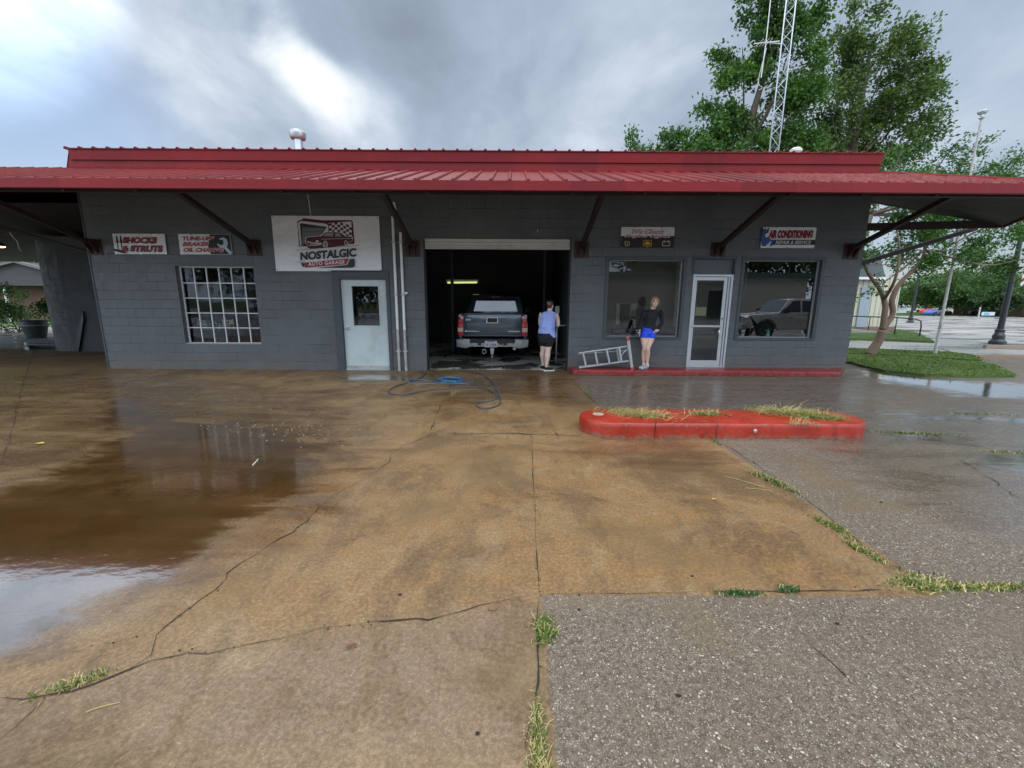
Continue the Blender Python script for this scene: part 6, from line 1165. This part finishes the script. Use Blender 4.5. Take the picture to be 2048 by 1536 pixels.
# lawns
def lawn(px,label,n,h=.035,hb=.06):
    P=[G(*p) for p in px]; b=MB(); b.cur=0; m=len(P); vs=[(p.x,p.y,-.01) for p in P]+[(p.x*.999,p.y+.01,hb) for p in P]; b.add(vs,[tuple(range(m,2*m))]+[(i,(i+1)%m,m+(i+1)%m,m+i) for i in range(m)])
    X=[p.x for p in P];Y_=[p.y for p in P]; pl=[(p.x,p.y) for p in P]; k=0; b.cur=1
    r=np.random.default_rng(n); xx=r.uniform(min(X),max(X),n*3); yy=r.uniform(min(Y_),max(Y_),n*3); ok=sdf(pl,xx,yy)>-.03
    for x,y in list(zip(xx[ok],yy[ok]))[:n]: blades(b,x,y,hb-.01,.05,.05,1,h,.012,.8,mi=1)
    return stuff(b.build('lawn',[M['grassbase'],M['blade']],fix=False),label,'grass')
lawn([(1680,699),(1760,701),(1900,707),(1945,713),(1965,724),(1850,716),(1740,711),(1680,709)],'narrow back strip of clipped grass beside the building',6000,.07); lawn([(1670,711),(1740,713),(1850,719),(1965,728),(1990,735),(2030,755),(1950,756),(1850,753),(1770,745),(1700,728),(1670,724)],'front grass verge with the small tree, bordering the puddle',11000,.07)
lawn([(1640,664),(1800,661),(1835,668),(1869,686),(1800,683),(1640,678)],'far grass verge with the handrail',6000,.09,.08)
sheet('grass_field',[(-90,25),(-18.5,25),(-16,90),(-90,90)],-.004,M['grassbase']); 
q=[G(*p) for p in ((1900,626),(2300,642))]
sheet('far_verge',[(70,58),(160,60),(255,200),(130,120)],-.003,M['grassbase'])
b=MB(); a0,a1,a2=G(1700,668),G(1808,668),G(1750,660); b.prism([(a0.x,0),(a1.x,0),(a0.x+.6,.25),(a0.x,.25)],1,a0.y-.1,a0.y+1.1); struct(b.build('ramp',plain('ramp_concrete',(.30,.28,.25),.8)))
b=MB(); q=G(1965,695); q2=G(2200,704); wallstrip(b,(q.x,q.y),(q2.x,q2.y),-.005,.12,.25); struct(b.build('kerb',plain('kerb_concrete',(.30,.22,.17),.8)))
# cream metal building by the verge
def SW(px,py,Y): q=W(px,py,Y); return q
Yb=25.0; cbx0,cbx1=W(1660,600,Yb).x,W(1797,600,Yb).x
cb=thing('metal_shed','cream ribbed metal building with grey roof seen past the right corner','building',((cbx0+cbx1)/2,Yb,0)); b=MB(); b.box(cbx0,Yb,0,cbx1,Yb+12,3.1); x=cbx0
while x<cbx1: b.box(x,Yb-.03,.35,x+.06,Yb-.001,3.1); x+=.3
b.build('wall',plain('cream_siding',(.50,.47,.36),.6,var=.08,sc=2),cb); b=MB(); b.prism([(cbx0-.3,3.15),(W(1757,575,Yb).x,3.15),(W(1740,548,Yb).x,4.6),(cbx0-.3,4.6)],1,Yb-.35,Yb+12.2); b.build('roof',plain('grey_shingle',(.10,.11,.11),.85,var=.2,sc=8),cb); b=MB(); b.box(cbx0,Yb-.06,-.0,cbx1+.05,Yb-.031,.34); b.build('brick_base',plain('brown_brick',(.20,.12,.09),.85),cb); b=MB(); u0,u1=W(1718,600,Yb).x,W(1738,600,Yb).x; b.box(u0,Yb-.10,.3,u1,Yb-.031,2.6); b.build('side_panel',plain('blue_grey_panel',(.28,.32,.36),.7),cb); b=MB(); b.box(cbx0-.3,Yb-.38,3.02,W(1757,575,Yb).x,Yb-.351,3.149); b.build('gutter',M['white'],cb)
# house, signs and vehicles across the road
Dh=70; h0,h1=W(1998,620,Dh).x,W(2110,620,Dh).x; hs=thing('brick_house','low brown brick house with grey roof across the road','house',(h0,Dh,0)); b=MB(); b.box(h0+.8,Dh,0,h1,Dh+8,2.3); b.build('wall',plain('far_brick',(.16,.09,.06),.9),hs); b=MB(); b.prism([(Dh-.6,2.2),(Dh+4,4.5),(Dh+8.6,2.2)],0,h0,h1+.5); b.build('roof',plain('far_shingle',(.20,.19,.18),.9,var=.1,sc=2),hs)
for k in range(3): b=MB(); b.box(h0+2+k*2.6,Dh-.06,.8,h0+3.2+k*2.6,Dh-.002,1.8); b.build('window',M['white'],hs)
sg=thing('roadside_sign','wide white sign with pale blue panel on the far verge','sign',tuple(W(1976,628,62))); b=MB(); a0,a1=W(1966,624,62),W(1989,631,62); b.box(a0.x,62,a1.z,a1.x,62.15,a0.z); b.build('sign_face',MW,sg); b=MB(); b.box(a0.x+.15,61.98,a1.z+.08,a1.x-.8,61.999,a0.z-.08); b.build('blue_panel',flat('sign_cyan',(.12,.45,.62)),sg); b=MB(); b.box(a0.x+.2,62.02,0,a0.x+.3,62.1,a1.z); b.box(a1.x-.3,62.02,0,a1.x-.2,62.1,a1.z); b.build('sign_post',M['black'],sg)
def blocky(px0,px1,pt,pb,D,m,label,nm,cat,m2_=None):
    a=W(px0,pt,D); c=W(px1,pb,D); L_=c.x-a.x; H_=a.z-max(c.z,.0); t=thing(nm,label,cat,(a.x+L_/2,D,0)); z0=max(c.z,0)
    b=MB(); b.prism([(a.x,z0+.2*H_),(a.x,z0+.62*H_),(a.x+.15*L_,z0+.68*H_),(a.x+.28*L_,z0+H_),(a.x+.8*L_,z0+H_),(a.x+.95*L_,z0+.65*H_),(c.x,z0+.6*H_),(c.x,z0+.2*H_)],1,D,D+1.8); b.build('body',m,t,bevel=.05)
    b=MB(); b.prism([(a.x+.2*L_,z0+.66*H_),(a.x+.30*L_,z0+.94*H_),(a.x+.78*L_,z0+.94*H_),(a.x+.88*L_,z0+.66*H_)],1,D-.02,D-.002); b.build('window',M['tint'],t)
    for u in (.2,.8): b=MB(); b.lathe([(.3,-.05),(.32,0),(.3,.2)],(a.x+u*L_,D,.32),14,'y'); b.build('wheel',M['rubber'],t)
blocky(1861,1871,618,629,66,flat('far_red',(.55,.06,.04)),'small red car at the far side of the road','parked_car','car'); blocky(1869,1884,621,631,64,flat('far_blue',(.05,.14,.50)),'blue car right of the small red car on the far side','parked_car','car')
blocky(1893,1902,621,628,72,MW,'white vehicle under the big tree across the road, left one','parked_car','car'); blocky(1945,1958,621,629,74,MW,'white van under the big dark tree across the road','parked_van','van'); blocky(1834,1845,622,627,95,MW,'tiny white car far down the road','parked_car','car')
fb_=thing('far_building','low white building far down the street','building',tuple(W(1805,620,90))); b=MB(); a0,a1=W(1799,613,90),W(1813,624,90); b.box(a0.x,90,-.1,a1.x,96,a0.z); b.build('wall',MW,fb_); b=MB(); b.box(a0.x-.3,89.7,a0.z+.001,a1.x+.3,96.3,a0.z+.35); b.build('roof',M['galv'],fb_)
wm=thing('parking_post','short grey post standing on the far verge','post',tuple(W(1958,630,60))); b=MB(); q=W(1958,628,60); b.tube([(q.x,60,0),(q.x,60,W(1958,614,60).z)],.09,8); b.build('post',M['pipe_grey'],wm)
# ------------------------------------------------------------ left background
q=G(62,675); pl_=thing('planter_tub','round dark tub planter with pale rim beside the wing wall','planter',(q.x,q.y,0)); b=MB(); b.lathe([(.30,0),(.36,.25),(.41,.48),(.44,.48),(.44,.58),(.41,.58),(.40,.68),(.45,.70),(.45,.74),(.38,.74),(.35,.66)],(q.x+.25,q.y,0),24); b.build('tub',plain('tub_grey_green',(.07,.085,.08),.5),pl_,smooth='auto'); b=MB(); b.lathe([(.445,.51),(.45,.53),(.445,.55)],(q.x+.25,q.y,0),24,cap=False); b.build('rim_band',M['pipe_grey'],pl_)
def shrub(c,r_,h,n,label,m,seed,leaf=.09): t=thing('shrub',label,'shrub',tuple(c)); V,F_=foliage([((c[0],c[1],c[2]+h*.5),(r_,r_,h*.5)),((c[0]+r_*.3,c[1],c[2]+h*.8),(r_*.6,r_*.6,h*.35))],n,leaf,10,(0,0,.3),seed,.35,.4); mesh_np('crown',V,F_,m,t); b=MB(); [b.tube([(c[0],c[1],c[2]),(c[0]+random.uniform(-.5,.5)*r_,c[1],c[2]+h*.7)],[.03,.012],6) for _ in range(4)]; b.build('stem',M['bark'],t)
q2=G(30,664); shrub((q2.x+.2,q2.y,0),1.15,1.9,420,'large leafy green bush beside the dark tub','lf_c' and M['lf_c'],51); q3=G(55,672); shrub((q3.x+.9,q3.y+.3,.8),.6,.7,140,'small leafy plant growing out of the dark tub',M['lf_a'],52)
q=G(75,692); pa=thing('scrap_metal_frame','dark metal ramp end lying on the wet concrete by the wing wall','metal scrap',(q.x,q.y,0)); b=MB(); a0,a1=G(52,686),G(92,686); b.box(a0.x,a0.y,.0,a1.x+.5,a0.y+.12,.09); b.build('bar',M['black'],pa); a0,a1=G(54,697),G(92,699); b=MB(); b.box(a0.x,a0.y,0,a1.x+.5,a0.y+.14,.11); b.build('bar',M['black'],pa); b=MB(); b.tube([G(54,697,.06),G(55,690,.06),G(52,687,.06)],.05,8); b.build('end_piece',M['galv'],pa)
lh=thing('low_house','low grey roofed house with porch beyond the left canopy','house',(-38,32,0)); b=MB(); r0,r1,r2_,r3_=W(-120,608,32),W(60,566,32),W(60,580,32),W(-120,628,32); b.prism([(r0.x,2.6),(r1.x,4.3),(r1.x+6,2.6)],1,31.5,40); b.build('roof',plain('left_roof',(.055,.052,.05),.8,var=.1,sc=2),lh); b=MB(); b.prism([(r0.x-.2,2.52),(r1.x,4.22),(r1.x+6.2,2.52),(r1.x+6.2,2.70),(r1.x,4.40),(r0.x-.2,2.70)],1,31.2,31.48); b.build('bargeboard',plain('board_grey',(.13,.12,.11),.7),lh)
b=MB(); b.box(r0.x+1.5,33,0,r1.x+5.5,40,2.58); b.build('wall',plain('left_wall_brown',(.17,.10,.07),.9,var=.3,sc=2),lh)
for u in (.25,.5,.75): xx=r0.x+(r1.x-r0.x)*u; b=MB(); b.box(xx,31.7,0,xx+.12,31.82,2.5); b.build('porch_post',M['white'],lh)
cp=thing('canopy_lamp','small glowing lamp under the left canopy','lamp',tuple(W(3,493,14))); q=W(2,493,14); b=MB(); b.lathe([(.02,.12),(.12,.06),(.13,0)],(q.x,14,q.z),12); b.build('lamp_shade',M['black'],cp,smooth='auto'); b=MB(); b.ell((q.x,14,q.z),(.10,.10,.04),12,8); b.build('bulb',emit('warm_bulb',(1,.75,.4),4),cp,smooth=True)
b=MB(); b.tube(smooth_seg([W(17,458,12),W(24,472,12),W(34,482,12),W(38,496,12),W(44,503,12)],5),.014,6); tag(b.build('hanging_cable',M['white'],smooth=True),'loose white cable hanging under the left canopy','cable')
up=thing('utility_pole','thin pale pole in front of the trees at the far left','pole',tuple(W(22,600,34))); q=W(22,600,34); b=MB(); b.tube([(q.x,34,0),(q.x,34,W(22,543,34).z)],.07,8); b.build('pole',M['pipe_grey'],up)
